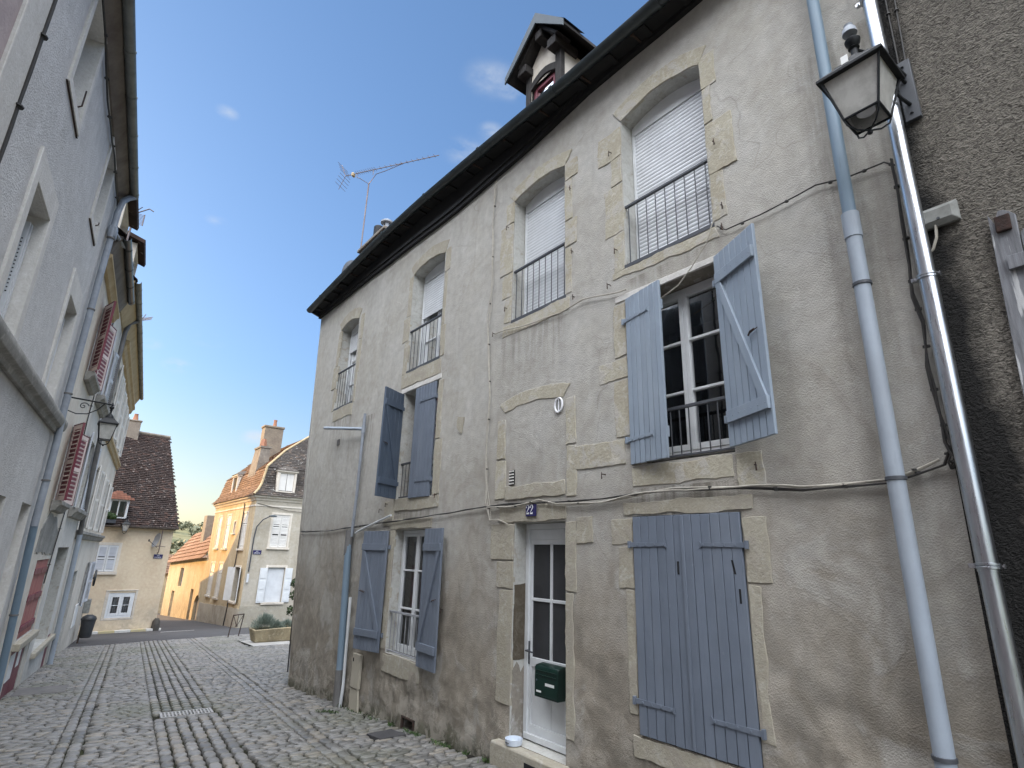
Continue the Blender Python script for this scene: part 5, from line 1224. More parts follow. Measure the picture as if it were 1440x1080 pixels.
# ------------------------------------------------------------------ corner house beyond the crossroads, with a hipped mansard roof
HV = thing('corner_house', 'corner house with mansard roof, one side glowing in low sun, beyond the stone planter', 'house', (9, 33, -2))
def house_v():
    X0, Y0, YE, XE, EV = 7.85, 31, 40.3, 16, 4.30
    up, lo = rect(8.80, 9.64, 1.78, 3.40), rect(8.90, 9.74, -.86, .80)
    mb = MB(); wall_sheet(mb, FVR, [(X0, -2.4), (XE, -2.4), (XE, EV), (X0, EV)], [up, lo, rect(12, 12.9, 1.78, 3.4), rect(12, 12.9, -.86, .8)], .4, lambda u, v: .006*noise.noise(Vector((u, v, 1)))); mb.build('front_wall', 'render_villa', HV)
    LW = {'a': rect(37.95, 38.75, 1.68, 3.48), 'b': rect(35.75, 36.65, 1.68, 3.48), 'c': rect(32.2, 33.1, 1.68, 3.48), 'd': rect(37.85, 38.75, -.95, .82), 'e': rect(35.85, 36.7, -.95, .84), 'f': rect(32.0, 33.0, -.88, .75), 'g': rect(34.5, 34.85, 2.5, 3.1)}
    mb = MB(); wall_sheet(mb, FVL, [(Y0, -2.4), (YE, -3.0), (YE, EV), (Y0, EV)], list(LW.values()), .4, lambda u, v: .006*noise.noise(Vector((u, v, 2))))
    mb.quad((X0, YE, -3), (X0, YE, EV), (XE, YE, EV), (XE, YE, -3)); mb.quad((XE, Y0, -3), (XE, Y0, EV), (XE, YE, EV), (XE, YE, -3)); mb.build('side_wall', 'render_gold', HV)
    for f, o in [(FVR, up), (FVR, lo)]+[(FVL, q) for q in LW.values()]:
        mb = MB(); reveal(mb, f, o, .2, -.006); mb.build('reveal', 'render_villa', HV, smooth=False)
    def surround(fr, q, m=.11, sill=True):
        a, b, c, d = q[0][0], q[1][0], q[0][1], q[2][1]
        mb = MB(); mb.box(fr, a-m, a-.002, c, d+m, -.02, .02); mb.box(fr, b+.002, b+m, c, d+m, -.02, .02); mb.box(fr, a-.002, b+.002, d+.002, d+m, -.02, .019)
        mb.box(fr, a-m-.03, b+m+.03, c-.10, c-.003, -.02, .09); mb.build('stone_surround', 'render_pale', HV, bevel=.008)
        mb = MB(); mb.quad(*[fr(u, v, -.19) for u, v in q]); mb.build('backing', 'room', HV)
    for fr, q in ((FVR, up), (FVR, lo)): surround(fr, q)
    for k in 'abcdefg': surround(FVL, LW[k], .10 if k != 'g' else .08)
    def leaf_pair(fr, q, mat):
        a, b, c, d = q[0][0], q[1][0], q[0][1], q[2][1]; mid = (a+b)/2
        for x0, x1 in ((a+.004, mid-.005), (mid+.005, b-.004)): louvre_shutter(HV, lambda u, v, w: fr(x0+u, c+.01+v, w-.01), x1-x0, d-c-.015, mat, 'white_wood', rails=(.34, .67), lp=.07)
    leaf_pair(FVR, up, 'white_wood')
    for k in 'abc': leaf_pair(FVL, LW[k], 'white_wood')
    for k in 'de': leaf_pair(FVL, LW[k], 'white_wood')
    mb = MB(); mb.box(FVR, 8.905, 9.735, -.855, .795, -.12, -.09); mb.build('roller_shutter', 'pvc_white', HV)
    def board_leaf(fr, w, h, n=1):
        mb = MB(); mb.box(fr, 0, w, 0, h, 0, .035)
        for v in (.03, h*.36, h*.68): mb.box(fr, .05, w-.05, v+.03, v+h*.27, .0352, .048)
        mb.build('shutter', 'white', HV, bevel=.004)
    board_leaf(lambda u, v, w: FVR(8.52+u, -.86+v, .025+w), .36, 1.64); board_leaf(lambda u, v, w: FVR(9.76+u, -.86+v, .025+w), .36, 1.64)
    q = LW['f']
    for y, s, a in ((32.0, 1, 168), (33.0, -1, 150)):
        an = R(a); f = lambda u, v, w: FVL(y+u*s*math.cos(an)-w*s*math.sin(an), -.88+v, .03+u*math.sin(an)+w*math.cos(an)); board_leaf(f, .5, 1.63)
    mb = MB(); mb.prism(FVR, dense([(X0-.02, -2.4), (XE, -2.4), (XE, -.98), (X0-.02, -1.0)], .4, .02), -.02, .035); mb.build('plinth', 'stone_grey', HV)
    mb = MB(); mb.prism(FVL, dense([(Y0+.02, -2.5), (YE, -3), (YE, -1.5), (Y0+.02, -1.12)], .4, .02), -.02, .035); mb.build('plinth', 'render_villa', HV)
    mb = MB(); pr = [(0, EV-.25), (.05, EV-.22), (.08, EV-.12), (.18, EV-.08), (.2, EV+.04), (0, EV+.05)]
    mb.prism(lambda u, v, w: FVR(X0-u*1.0+w, v, u), pr, .0, XE-X0); mb.prism(lambda u, v, w: FVL(Y0+.001+w, v, u), pr, 0, YE-Y0); mb.build('cornice', 'render_pale', HV)
    mb = MB(); mb.box(FVR, X0, XE, 3.78, 3.86, -.01, .03); mb.box(FVL, Y0+.002, YE, 3.78, 3.86, -.01, .03); mb.build('string_course', 'render_pale', HV)
    # roof: steep flared lower slope, flatter upper slope, hipped at the corner
    prof = [(-.24, EV+.02), (.0, EV+.30), (.16, EV+.62), (.36, 5.85), (1.45, 6.95), (3.3, 8.32)]
    def slope(frp, u_lo, u_hi, sgn):
        for i in range(len(prof)-1):
            (d0, z0), (d1, z1) = prof[i], prof[i+1]; L = math.hypot(d1-d0, z1-z0); cs, sn = (d1-d0)/L, (z1-z0)/L
            yield d0, z0, d1, z1, L, cs, sn
    mbs = MB(); mbo = MB()
    for d0, z0, d1, z1, L, cs, sn in slope(None, 0, 0, 1):
        f1 = lambda u, v, w: (u, Y0+d0+v*cs-w*sn, z0+v*sn+w*cs)
        tile_field(mbs, f1, [(X0+d0, 0), (XE-d0, 0), (XE-d1, L), (X0+d1, L)], .17, .13, .02); mbs.quad(f1(X0+d0, 0, 0), f1(XE-d0, 0, 0), f1(XE-d1, L, 0), f1(X0+d1, L, 0))
        f2 = lambda u, v, w: (X0+d0+v*cs-w*sn, u, z0+v*sn+w*cs)
        tile_field(mbo, f2, [(Y0+d0, 0), (YE+.2-d0*.0, 0), (YE+.2-d1*.55, L), (Y0+d1, L)], .17, .13, .02); mbo.quad(f2(Y0+d0, 0, 0), f2(YE+.2, 0, 0), f2(YE+.2-d1*.55, L, 0), f2(Y0+d1, L, 0))
    mbs.build('roof', 'tile_slate', HV, smooth=False, recalc=False, label='front roof slope of dark lichened slates'); mbo.build('roof', 'tile_orange', HV, smooth=False, recalc=False, label='sunlit side slope of orange tiles')
    mb = MB(); mb.quad((X0+3.3, Y0+3.3, 8.32), (XE-3.3, Y0+3.3, 8.32), (XE-3.3, YE, 8.0), (X0+3.3, YE-1.6, 8.32)); mb.quad((X0, YE+.1, EV), (X0+3.3, YE-1.6, 8.3), (XE, YE, 8), (XE, YE+.1, EV)); mb.build('roof', 'tile_slate', HV)
    mb = MB()
    for i in range(1, len(prof)-1):
        (d0, z0), (d1, z1) = prof[i-1], prof[i]; mb.tube([(X0+d0, Y0+d0, z0+.03), (X0+d1, Y0+d1, z1+.03)], .06, 8)
    (d0, z0), (d1, z1) = prof[-2], prof[-1]; mb.tube([(X0+d0, Y0+d0, z0+.03), (X0+d1, Y0+d1, z1+.03)], .06, 8); mb.build('hip_tile', 'soffit_ochre', HV)
    # dormers
    def vd(fr, a, b, c, d, back, mat='render_pale', inner='white_wood'):
        mb = MB(); m = .12
        mb.box(fr, a, a+m, c, d, -back, .0); mb.box(fr, b-m, b, c, d, -back, .0); mb.box(fr, a-.06, b+.06, d, d+.09, -back, .06); mb.box(fr, a+m, b-m, c, c+.05, -back, .0); mb.box(fr, a+m, b-m, d-.06, d-.001, -.4, -.001)
        o = mb.build('dormer', mat, HV, bevel=.01)
        mb = MB(); mid = (a+b)/2; mb.box(fr, a+m+.003, mid-.012, c+.05, d-.062, -.12, -.06); mb.box(fr, mid+.012, b-m-.003, c+.05, d-.062, -.12, -.06); mb.build('dormer_shutter', inner, o, bevel=.008)
        mb = MB(); mb.add([fr(a-.1, d+.092, .1), fr(b+.1, d+.092, .1), fr(b+.1, d+.092, -back), fr(a-.1, d+.092, -back), fr(mid-.1, d+.34, -.25), fr(mid+.1, d+.34, -.25), fr(mid, d+.45, -back)], [(0, 1, 5, 4), (0, 4, 6, 3), (1, 2, 6, 5), (4, 5, 6), (0, 3, 2, 1)])
        mb.build('dormer_roof', 'tile_slate', o)
    vd(lambda u, v, w: FVR(u, v, w+.06), 8.70, 9.68, 4.56, 5.62, 1.4)
    vd(lambda u, v, w: FVL(u, v, w-.10), 36.3, 37.5, 4.72, 5.80, 1.2, inner='room')
    # chimneys
    bx = lambda u, v, w: (u, v, w)
    mb = MB(); mb.add([(8.05, 33.3, 4.7), (8.75, 33.3, 4.7), (8.75, 35.0, 4.7), (8.05, 35.0, 4.7), (8.25, 33.35, 7.15), (8.75, 33.35, 7.15), (8.75, 34.6, 7.15), (8.25, 34.6, 7.15)], [(0, 1, 5, 4), (1, 2, 6, 5), (2, 3, 7, 6), (3, 0, 4, 7), (4, 5, 6, 7)])
    mb.box(bx, 8.2, 8.8, 33.3, 34.65, 7.15, 7.25); ch = mb.build('chimney', 'stack_render', HV, label='slender chimney rising from the orange side slope')
    mb = MB(); mb.lathe((8.5, 34.0, 7.25), [(.2, 0), (.16, .3), (.12, .5)], 4); mb.build('cap', 'terracotta', ch)
    mb = MB(); mb.box(bx, 8.68, 9.75, 34.9, 35.6, 6.5, 8.66); mb.box(bx, 8.63, 9.80, 34.85, 35.65, 8.66, 8.78); ch = mb.build('chimney', 'brick', HV, bevel=.02, label='broad chimney stack with one pot')
    mb = MB(); mb.lathe((9.28, 35.2, 8.78), [(.12, 0), (.09, .3), (.11, .42)], 10); mb.build('pot', 'terracotta', ch)
    mb = MB(); mb.tube([(7.80, 33.2, 4.0), (7.80, 33.05, 3.9), (7.79, 33.0, 1.0), (7.79, 33.3, 0.2), (7.79, 33.2, -1.2), (7.79, 33.4, -2.1)], .03, 8); mb.build('downpipe', 'cable_dark', HV)
house_v()

# ------------------------------------------------------------------ houses down the lane
HG = thing('lane_house', 'low ochre house with striped orange roof glowing in the sun down the lane', 'house', (8, 46, -3))
def house_g():
    ev = lambda y: .86-(y-45.5)*.048
    w1 = rect(47.2, 48.5, -1.0, .25); d1 = rect(49.4, 50.4, -3.3, -1.4); d2 = rect(42.6, 43.5, -2.9, -.9)
    ar = archpoly(40.42, 41.9, -2.8, -1.55, .4)
    o = [(40.31, -3.2), (53.6, -3.9), (53.6, ev(53.6)), (40.31, ev(40.31))]
    mb = MB(); wall_sheet(mb, FVL, o, [w1, d1, d2, ar], .4, lambda u, v: .02*noise.noise(Vector((u, v, 2))))
    mb.quad((7.85, 53.6, -3.9), (7.85, 53.6, .46), (12, 53.6, .46), (12, 53.6, -3.9)); mb.build('wall', 'render_gold', HG)
    for q in (w1, d1, d2, ar):
        mb = MB(); reveal(mb, FVL, q, .25, -.01); mb.build('reveal', 'render_gold', HG, smooth=False)
    for q, m, n in ((w1, 'grey_wood', 'window_shutter'), (d1, 'white_wood', 'door'), (d2, 'grey_wood', 'door'), (ar, 'grey_wood', 'gateway_door')):
        mb = MB(); mb.prism(FVL, q, -.3, -.16); mb.build(n, m, HG)
    pz = 1.35; L = math.hypot(1, pz)
    fr = lambda u, v, w: (7.62+v/L-w*pz/L, u, ev(u)+v*pz/L+w/L)
    mb = MB(); tile_field(mb, fr, rect(40.32, 53.9, 0, 2.9), .3, .36, .05); mb.quad(fr(40.32, 0, 0), fr(53.9, 0, 0), fr(53.9, 2.9, 0), fr(40.32, 2.9, 0)); mb.quad(fr(40.32, 2.9, 0), fr(53.9, 2.9, 0), (12, 53.9, .4), (12, 40.32, .9)); mb.build('roof', 'tile_stripe', HG, smooth=False, recalc=False)
    mb = MB(); bx = lambda u, v, w: (u, v, w); mb.box(bx, 8.45, 9.05, 45.8, 46.8, 1.6, 3.9); mb.build('chimney', 'brick', HG, bevel=.02)
house_g()
HK = thing('lane_house', 'farthest low house at the bend of the lane, seen only as a sliver', 'house', (8, 58, -4))
def house_k():
    fr = lambda u, v, w: (u, 57-w, v)
    mb = MB(); wall_sheet(mb, fr, [(6.5, -4.2), (12, -4.2), (12, -.45), (6.5, -.45)], [], 0); mb.quad((6.5, 57, -4.2), (6.5, 57, -.45), (6.5, 63, -.45), (6.5, 63, -4.2)); mb.build('wall', 'render_gold', HK)
    f2 = lambda u, v, w: (u, 56.8+v*.75-w*.6, -.45+v*.6+w*.75)
    mb = MB(); tile_field(mb, f2, rect(6.3, 12, 0, 2.5), .3, .3, .04); mb.quad(f2(6.3, 0, 0), f2(12, 0, 0), f2(12, 2.5, 0), f2(6.3, 2.5, 0)); mb.build('roof', 'tile_orange', HK, smooth=False, recalc=False)
house_k()

# ------------------------------------------------------------------ lanterns
def lantern(name, label, cx, cy, zb, zt, rb, rt, arm, group='wall lanterns'):
    """four-sided lantern: zb/zt bottom and top of the glass, rb/rt half widths there"""
    t = thing(name, label, 'street lamp', (cx, cy, zt), group)
    def ringp(r, z): return [(cx-r, cy-r, z), (cx+r, cy-r, z), (cx+r, cy+r, z), (cx-r, cy+r, z)]
    h = zt-zb; s = h/.31
    lo, hi = ringp(rb, zb), ringp(rt, zt)
    mb = MB()
    for i in range(4): mb.tube([lo[i], hi[i]], .0075*s, 6); mb.tube([lo[i], lo[(i+1) % 4]], .009*s, 6)
    mb.build('frame', 'black', t)
    mb = MB(); k = .94
    l2, h2 = ringp(rb*k, zb+.004), ringp(rt*k, zt-.003)
    for i in range(4): mb.add([l2[i], l2[(i+1) % 4], h2[(i+1) % 4], h2[i]], [(0, 1, 2, 3)])
    mb.build('glass', 'lamp_glass', t)
    mb = MB(); ro = rt*1.14
    a, b, c, d = ringp(ro, zt-.012*s), ringp(ro, zt+.010*s), ringp(rt*.62, zt+.10*s), ringp(rt*.60, zt+.112*s)
    mb.add(a+b+c+d, [(0, 3, 2, 1)]+[(4*k+i, 4*k+(i+1) % 4, 4*k+4+(i+1) % 4, 4*k+4+i) for k in range(3) for i in range(4)]+[(12, 13, 14, 15)])
    rf = mb.build('hood', 'black', t, bevel=.003)
    mb = MB(); q = rt
    mb.lathe((cx, cy, zt+.11*s), [(q*.52, 0), (q*.52, .012*s), (q*.42, .05*s), (q*.22, .085*s), (q*.13, .10*s), (q*.12, .15*s), (q*.2, .16*s), (q*.12, .175*s), (q*.25, .20*s), (q*.28, .225*s), (q*.16, .25*s), (.006, .265*s)], 20); mb.build('finial', 'black', rf)
    mb = MB()
    for i in range(4):
        p = lo[i]; mb.tube([p, (cx+(p[0]-cx)*.9, cy+(p[1]-cy)*.9, zb-.045*s), (cx+(p[0]-cx)*.5, cy+(p[1]-cy)*.5, zb-.085*s), (cx, cy, zb-.095*s)], .006*s, 6)
    mb.lathe((cx, cy, zb-.125*s), [(.004, 0), (.014*s, .006*s), (.018*s, .02*s), (.010*s, .034*s)], 10); mb.build('bottom_cage', 'black', t)
    mb = MB(); mb.lathe((cx, cy, zb+.03*s), [(.01, 0), (rb*.55, .02*s), (rb*.6, .12*s), (rb*.35, .17*s), (.01, .19*s)], 12); mb.build('bulb_housing', 'plate_white', t)
    arm(t, s)
    return t
def near_arm(t, s):
    mb = MB(); bx = lambda u, v, w: (u, v, w)
    mb.box(bx, 3.925, 3.958, .735, .825, 4.50, 4.98)
    for z in (4.55, 4.93): mb.lathe((3.92, .78, z), [(.012, -.004), (.012, .004)], 8)
    mb.build('wall_plate', 'rail', t, bevel=.006)
    mb = MB(); mb.tube([(3.93, .78, 4.86), (3.82, .80, 4.88), (3.72, .84, 4.82), (3.66, .88, 4.72), (3.62, .90, 4.66)], .018, 10); mb.tube([(3.93, .78, 4.62), (3.84, .80, 4.63), (3.77, .83, 4.70), (3.74, .85, 4.78), (3.76, .83, 4.84)], .012, 8); mb.tube([(3.46, .93, 4.90), (3.60, .89, 4.93), (3.75, .82, 4.90), (3.93, .78, 4.80)], .012, 8); mb.build('bracket_arm', 'black', t)
    mb = MB(); mb.box(bx, 3.285, 3.289, .905, .945, 4.655, 4.71); mb.build('sticker', 'label_white', t)
    mb = MB(); mb.lathe((3.47, .92, 5.005), [(.02, 0), (.045, .012), (.04, .05), (.025, .07), (.028, .085), (.01, .10)], 12); mb.build('finial_cap', 'pipe_old', t)
NL = lantern('wall_lantern', 'large dusty four sided lantern on the dark roughcast wall beside the steel pipe', 3.478, .915, 4.335, 4.635, .098, .168, near_arm)
def far_arm(t, s):
    px, py, _ = FL(12.5, 0, 0.0)
    mb = MB(); e = .62; P = lambda w, z: FL(12.5, z, w)
    mb.tube([P(0, 4.16), P(.5, 4.13), P(e, 4.12)], .014, 8); mb.tube([P(0, 3.92), P(.12, 3.88), P(.28, 3.90), P(.42, 4.00), P(.50, 4.12)], .009, 6)
    mb.tube([P(.2+.085*math.exp(-.22*q)*math.cos(q), 4.03+.085*math.exp(-.22*q)*math.sin(q)) for q in np.linspace(.2, 9, 26)], .007, 6); mb.tube([P(e, 4.16), P(e, 3.92)], .012, 8); mb.lathe(P(e, 4.12), [(.01, -.02), (.028, 0), (.01, .025)], 8)
    mb.build('scroll_arm', 'black', t)
p = FL(12.5, 0, .62)
lantern('wall_lantern', 'black four sided lantern hanging from a scrolled iron arm on the cream house, left', p[0], p[1], 3.47, 3.76, .085, .135, far_arm)
def h_arm(t, s):
    mb = MB(); mb.tube([FH(-2.2, 2.80, .45), FH(-2.2, 2.85, .2), FH(-2.2, 2.8, 0)], .015, 6); mb.build('bracket_arm', 'black', t)
p = FH(-2.2, 0, .45)
lantern('wall_lantern', 'small pale lantern under the gutter of the cream house with the dark roof', p[0], p[1], 2.28, 2.58, .08, .15, h_arm)
def villa_lamp():
    t = thing('street_lamp', 'curved arm street lamp fixed to the corner of the mansard house', 'street lamp', FVR(7.95, 2.2, .1))
    mb = MB(); mb.tube([FVR(7.98, 0.6, .05), FVR(7.98, 2.2, .06), FVR(8.02, 2.75, .12), FVR(8.22, 3.1, .30), FVR(8.5, 3.28, .45)], .03, 8); mb.build('arm', 'rail', t)
    mb = MB(); mb.lathe(FVR(8.62, 3.24, .5), [(.06, 0), (.2, .03), (.19, .07), (.06, .11)], 12); mb.build('lamp_head', 'zinc', t)
    mb = MB(); mb.box(FVR, 7.93, 8.02, .1, .5, .035, .10); mb.build('fuse_box', 'pvc_white', t)
villa_lamp()

# ------------------------------------------------------------------ things on the main house
def stroke(mb, fr, pts, ws, w0, w1):
    """flat stroke of varying width: pts (u, v), ws widths"""
    L = []; Rr = []
    for i, (p, wd) in enumerate(zip(pts, ws)):
        a = pts[max(0, i-1)]; b = pts[min(len(pts)-1, i+1)]; d = math.hypot(b[0]-a[0], b[1]-a[1]) or 1; n = (-(b[1]-a[1])/d, (b[0]-a[0])/d)
        L.append((p[0]+n[0]*wd/2, p[1]+n[1]*wd/2)); Rr.append((p[0]-n[0]*wd/2, p[1]-n[1]*wd/2))
    for i in range(len(pts)-1): mb.prism(fr, [L[i], L[i+1], Rr[i+1], Rr[i]], w0, w1)
def number_plate():
    u0, v0 = 4.805, 2.068; Wd, Hh = .175, .147
    fr = lambda u, v, w: FM(u0-u, v0+v, w+.012)
    mb = MB(); mb.box(fr, 0, Wd, 0, Hh, 0, .008); o = mb.build('house_number_plate', 'plate_blue', None, bevel=.004); tag(o, 'blue enamel plate with white number 22 above the white door', 'number plate')
    mb = MB()
    for k in (0, 1):
        f2 = lambda u, v, w: fr(.010+k*.062+u, .024+v, w); q = .098
        th = np.linspace(2.9, -.55, 12)
        pts = [(.026+.020*math.cos(a), .074+.022*math.sin(a)) for a in th]; ws = [.006+.010*max(0, math.cos(a))**1.2 for a in th]
        pts += [(.034, .050), (.022, .034), (.010, .018)]; ws += [.010, .006, .005]
        stroke(mb, f2, pts, ws, .0081, .0095); mb.prism(f2, [(.007, 0), (.047, 0), (.049, .022), (.044, .022), (.042, .016), (.007, .014)], .0081, .0095)
        mb.prism(f2, [(.006+.009*math.cos(a), .074+.010*math.sin(a)) for a in np.linspace(0, 6.28, 11)[:-1]], .0081, .0095)
    c = mb.build('digits', 'plate_white', None, smooth=False); c.parent = o; c.location = c.location-o.location
number_plate()
def mailbox():
    fr = lambda u, v, w: FM(4.735-u, .335+v, w-.196)
    t = thing('mailbox', 'dark green metal mailbox hung on the white front door', 'mailbox', fr(0, 0, 0))
    mb = MB(); mb.prism(lambda u, v, w: fr(w, v, u), [(0, 0), (.115, 0), (.115, .265), (.10, .285), (0, .30)], 0, .34); mb.build('body', 'mail_green', t, bevel=.006)
    mb = MB(); mb.box(fr, .02, .32, .235, .245, .115, .122); mb.box(fr, .02, .32, .195, .205, .115, .122); mb.box(fr, .02, .32, .02, .024, .115, .118); mb.build('slot_flap', 'mail_green', t, bevel=.002)
    mb = MB(); mb.box(fr, .16, .29, .115, .140, .1152, .117); mb.box(fr, .03, .10, .045, .062, .1152, .117); mb.build('label', 'label_white', t)
    mb = MB(); c = fr(.035, .15, .116); mb.tube([c, (c[0]-.008, c[1], c[2])], .009, 12); mb.build('lock', 'zinc', t)
mailbox()
def bowl():
    mb = MB(); c = (3.985, 4.925, -.118)
    mb.lathe(c, [(.075, 0), (.082, .004), (.088, .05), (.088, .056), (.082, .056), (.076, .02), (.03, .016)], 28)
    o = mb.build('bowl', 'bowl', None); tag(o, 'round white pet bowl on the left end of the stone door step', 'bowl')
    mb = MB()
    for i, (a, wd) in enumerate(((-.35, .014), (-.15, .018), (.05, .014), (.25, .012))):
        an = math.pi+a; mb.lathe((c[0]+.0865*math.cos(an), c[1]+.0865*math.sin(an), c[2]+.024), [(wd*.35, 0), (wd*.45, .005), (wd*.3, .009)], 6)
    d = mb.build('print', 'cable_dark', None); d.parent = o; d.location = d.location-o.location
bowl()
def cable(name, pts, r, mat, label, group=None, sag=.0, strands=1, spread=.012, step=.12, fr=FM, w=.018, clips=True):
    mb = MB()
    for k in range(strands):
        P = []
        for (a, b) in zip(pts[:-1], pts[1:]):
            n = max(2, int(math.dist(a, b)/step))
            for i in range(n):
                t = i/n; u = a[0]+(b[0]-a[0])*t; v = a[1]+(b[1]-a[1])*t
                v += sag*noise.noise(Vector((u*1.3+k*7, v*1.3, k*3.1)))+spread*noise.noise(Vector((u*2+k*11, v*2, 5))); u += spread*.6*noise.noise(Vector((v*2, k*5, 3)))
                P.append(fr(u, v, w+.008*k+.006*noise.noise(Vector((u*2, v*2, k)))))
        P.append(fr(pts[-1][0], pts[-1][1], w)); mb.tube(P, r, 6)
    o = mb.build(name, mat, None); tag(o, label, 'cable', group)
    if clips:
        for (a, b) in zip(pts[:-1], pts[1:]):
            n = max(1, int(math.dist(a, b)/.6))
            for i in range(n):
                t = (i+.5)/n; c = fr(a[0]+(b[0]-a[0])*t, a[1]+(b[1]-a[1])*t, w); cb = MB(); cb.lathe((c[0], c[1], c[2]-.006), [(r*2.1+.002*strands, 0), (r*2.1+.002*strands, .012)], 8)
                c = cb.build('clip', 'cable_dark', None); c.parent = o; c.location = c.location-o.location
    return o
cable('cable', [(11.97, 2.03), (10.6, 2.015), (9.40, 2.05), (8.2, 2.10), (6.96, 2.145), (5.48, 2.215), (4.58, 2.205), (3.67, 2.19), (2.88, 2.22), (2.19, 2.18), (1.83, 2.13), (1.28, 2.15), (1.0, 2.24), (.95, 2.34)], .0065, 'cable_dark', 'dark cable running the length of the facade just above the door', None, .02, 2, .012)
cable('cable', [(5.5, 2.21), (5.1, 2.17), (4.85, 2.20), (4.58, 2.235), (4.3, 2.17), (3.67, 2.165), (2.88, 2.235), (2.19, 2.195), (1.83, 2.145), (1.28, 2.165), (1.02, 2.26)], .007, 'cable_pale', 'pale twin cable draped from the number plate towards the steel pipe', None, .02, 2, .03, w=.022)
cable('cable', [(5.62, 6.80), (5.64, 6.0), (5.60, 5.17), (5.66, 4.6), (5.60, 4.0), (5.55, 3.56), (5.58, 3.0), (5.54, 2.32), (5.45, 2.05), (5.12, 2.0)], .0045, 'cable_pale', 'thin pale cables hanging down the wall between the second and third upper windows', None, .0, 3, .09, clips=True, w=.014)
cable('cable', [(5.5, 4.40), (5.0, 4.35), (4.26, 4.29), (3.9, 4.33), (3.45, 4.24), (3.3, 4.22)], .007, 'cable_pale', 'white cable looping under the sills towards the large open shutters', None, .03, 1, .02, clips=False)
cable('cable', [(2.9, 3.97), (2.7, 4.03), (2.55, 4.15), (2.38, 4.33), (2.32, 4.47), (2.28, 4.52)], .006, 'cable_pale', 'white cable hanging across the top of the big open window', None, .0, 1, .01, clips=False, w=.03)
cable('cable', [(2.28, 4.44), (2.2, 4.36), (1.9, 4.35), (1.45, 4.385), (1.25, 4.33), (1.0, 4.32), (.93, 4.25)], .006, 'cable_dark', 'black cable crossing behind the blue pipe at lantern height', None, .02, 1, .01)
cable('cable', [(.95, 4.28), (.955, 3.9), (.97, 3.5), (.985, 3.3), (.96, 3.1), (.98, 2.8), (.97, 2.55), (.955, 2.36), (.93, 2.28), (.97, 2.2)], .006, 'cable_dark', 'tangled cables running down beside the steel pipe', None, .0, 4, .05, w=.03)
cable('cable', [(.77, 7.6), (.79, 5.9), (.80, 5.0)], .006, 'cable_dark', 'thin dark cable down the roughcast wall to the large lantern', None, 0, 1, .004, fr=FD, w=.012)
cable('cable', [(.70, 7.6), (.73, 5.9), (.76, 4.98)], .006, 'cable_dark', 'second thin dark cable, right of the first above the large lantern', None, 0, 1, .004, fr=FD, w=.012)
cable('cable', [(.79, 3.7), (.80, 3.62), (.83, 3.55), (.88, 3.52)], .006, 'cable_pale', 'short pale cables curving out of the grey junction box', None, 0, 3, .03, fr=FD, w=.02, clips=False)
cable('cable', [(5.57, 9.0), (5.57, 6.3), (5.575, 5.5), (5.57, 4.79), (5.56, 3.7)], .02, 'cable_dark', 'thick black cable down the edge of the grey roughcast house', None, 0, 1, .006, fr=lambda u, v, w: FL(u, v, w), w=.03)
cable('cable', [(15.38, 6.7), (15.33, 5.6), (15.2, 4.24), (15.35, 2.3), (15.1, 1.6), (14.9, .9)], .012, 'cable_dark', 'dark cable down the joint between the cream and the pale house', None, 0, 1, .03, fr=lambda u, v, w: FL(u, v, w), w=.03)
cable('cable', [(5.62, 8.0), (6.5, 7.78), (7.8, 7.72), (8.6, 7.62), (10.2, 7.72), (11.8, 7.66)], .014, 'cable_dark', 'dark cable under the eaves of the grey roughcast house', None, .03, 1, .02, fr=lambda u, v, w: FL(u, v, w), w=.03)
cable('cable', [(7.9, 3.9), (9.5, 3.62), (12, 3.55)], .012, 'cable_dark', 'dark cable sagging under the cornice of the mansard house', None, 0, 1, .03, fr=FVR, w=.05, clips=False)
def junction_box():
    mb = MB(); fr = lambda u, v, w: FD(.865-u, 3.69+v, w)
    mb.box(fr, 0, .20, 0, .135, 0, .03); mb.add([fr(0, 0, .03), fr(.20, 0, .03), fr(.20, .135, .03), fr(0, .135, .03), fr(.03, .03, .055), fr(.17, .03, .055), fr(.17, .105, .055), fr(.03, .105, .055)], [(0, 1, 5, 4), (1, 2, 6, 5), (2, 3, 7, 6), (3, 0, 4, 7), (4, 5, 6, 7)])
    o = mb.build('junction_box', 'box_grey', None, bevel=.004); tag(o, 'dirty grey electrical junction box on the roughcast wall under the lantern', 'junction box')
    c = fr(.10, .035, .056); m2 = MB(); m2.tube([c, (c[0]-.006, c[1], c[2])], .009, 10); s = m2.build('screw', 'rail', None); s.parent = o; s.location = s.location-o.location
junction_box()
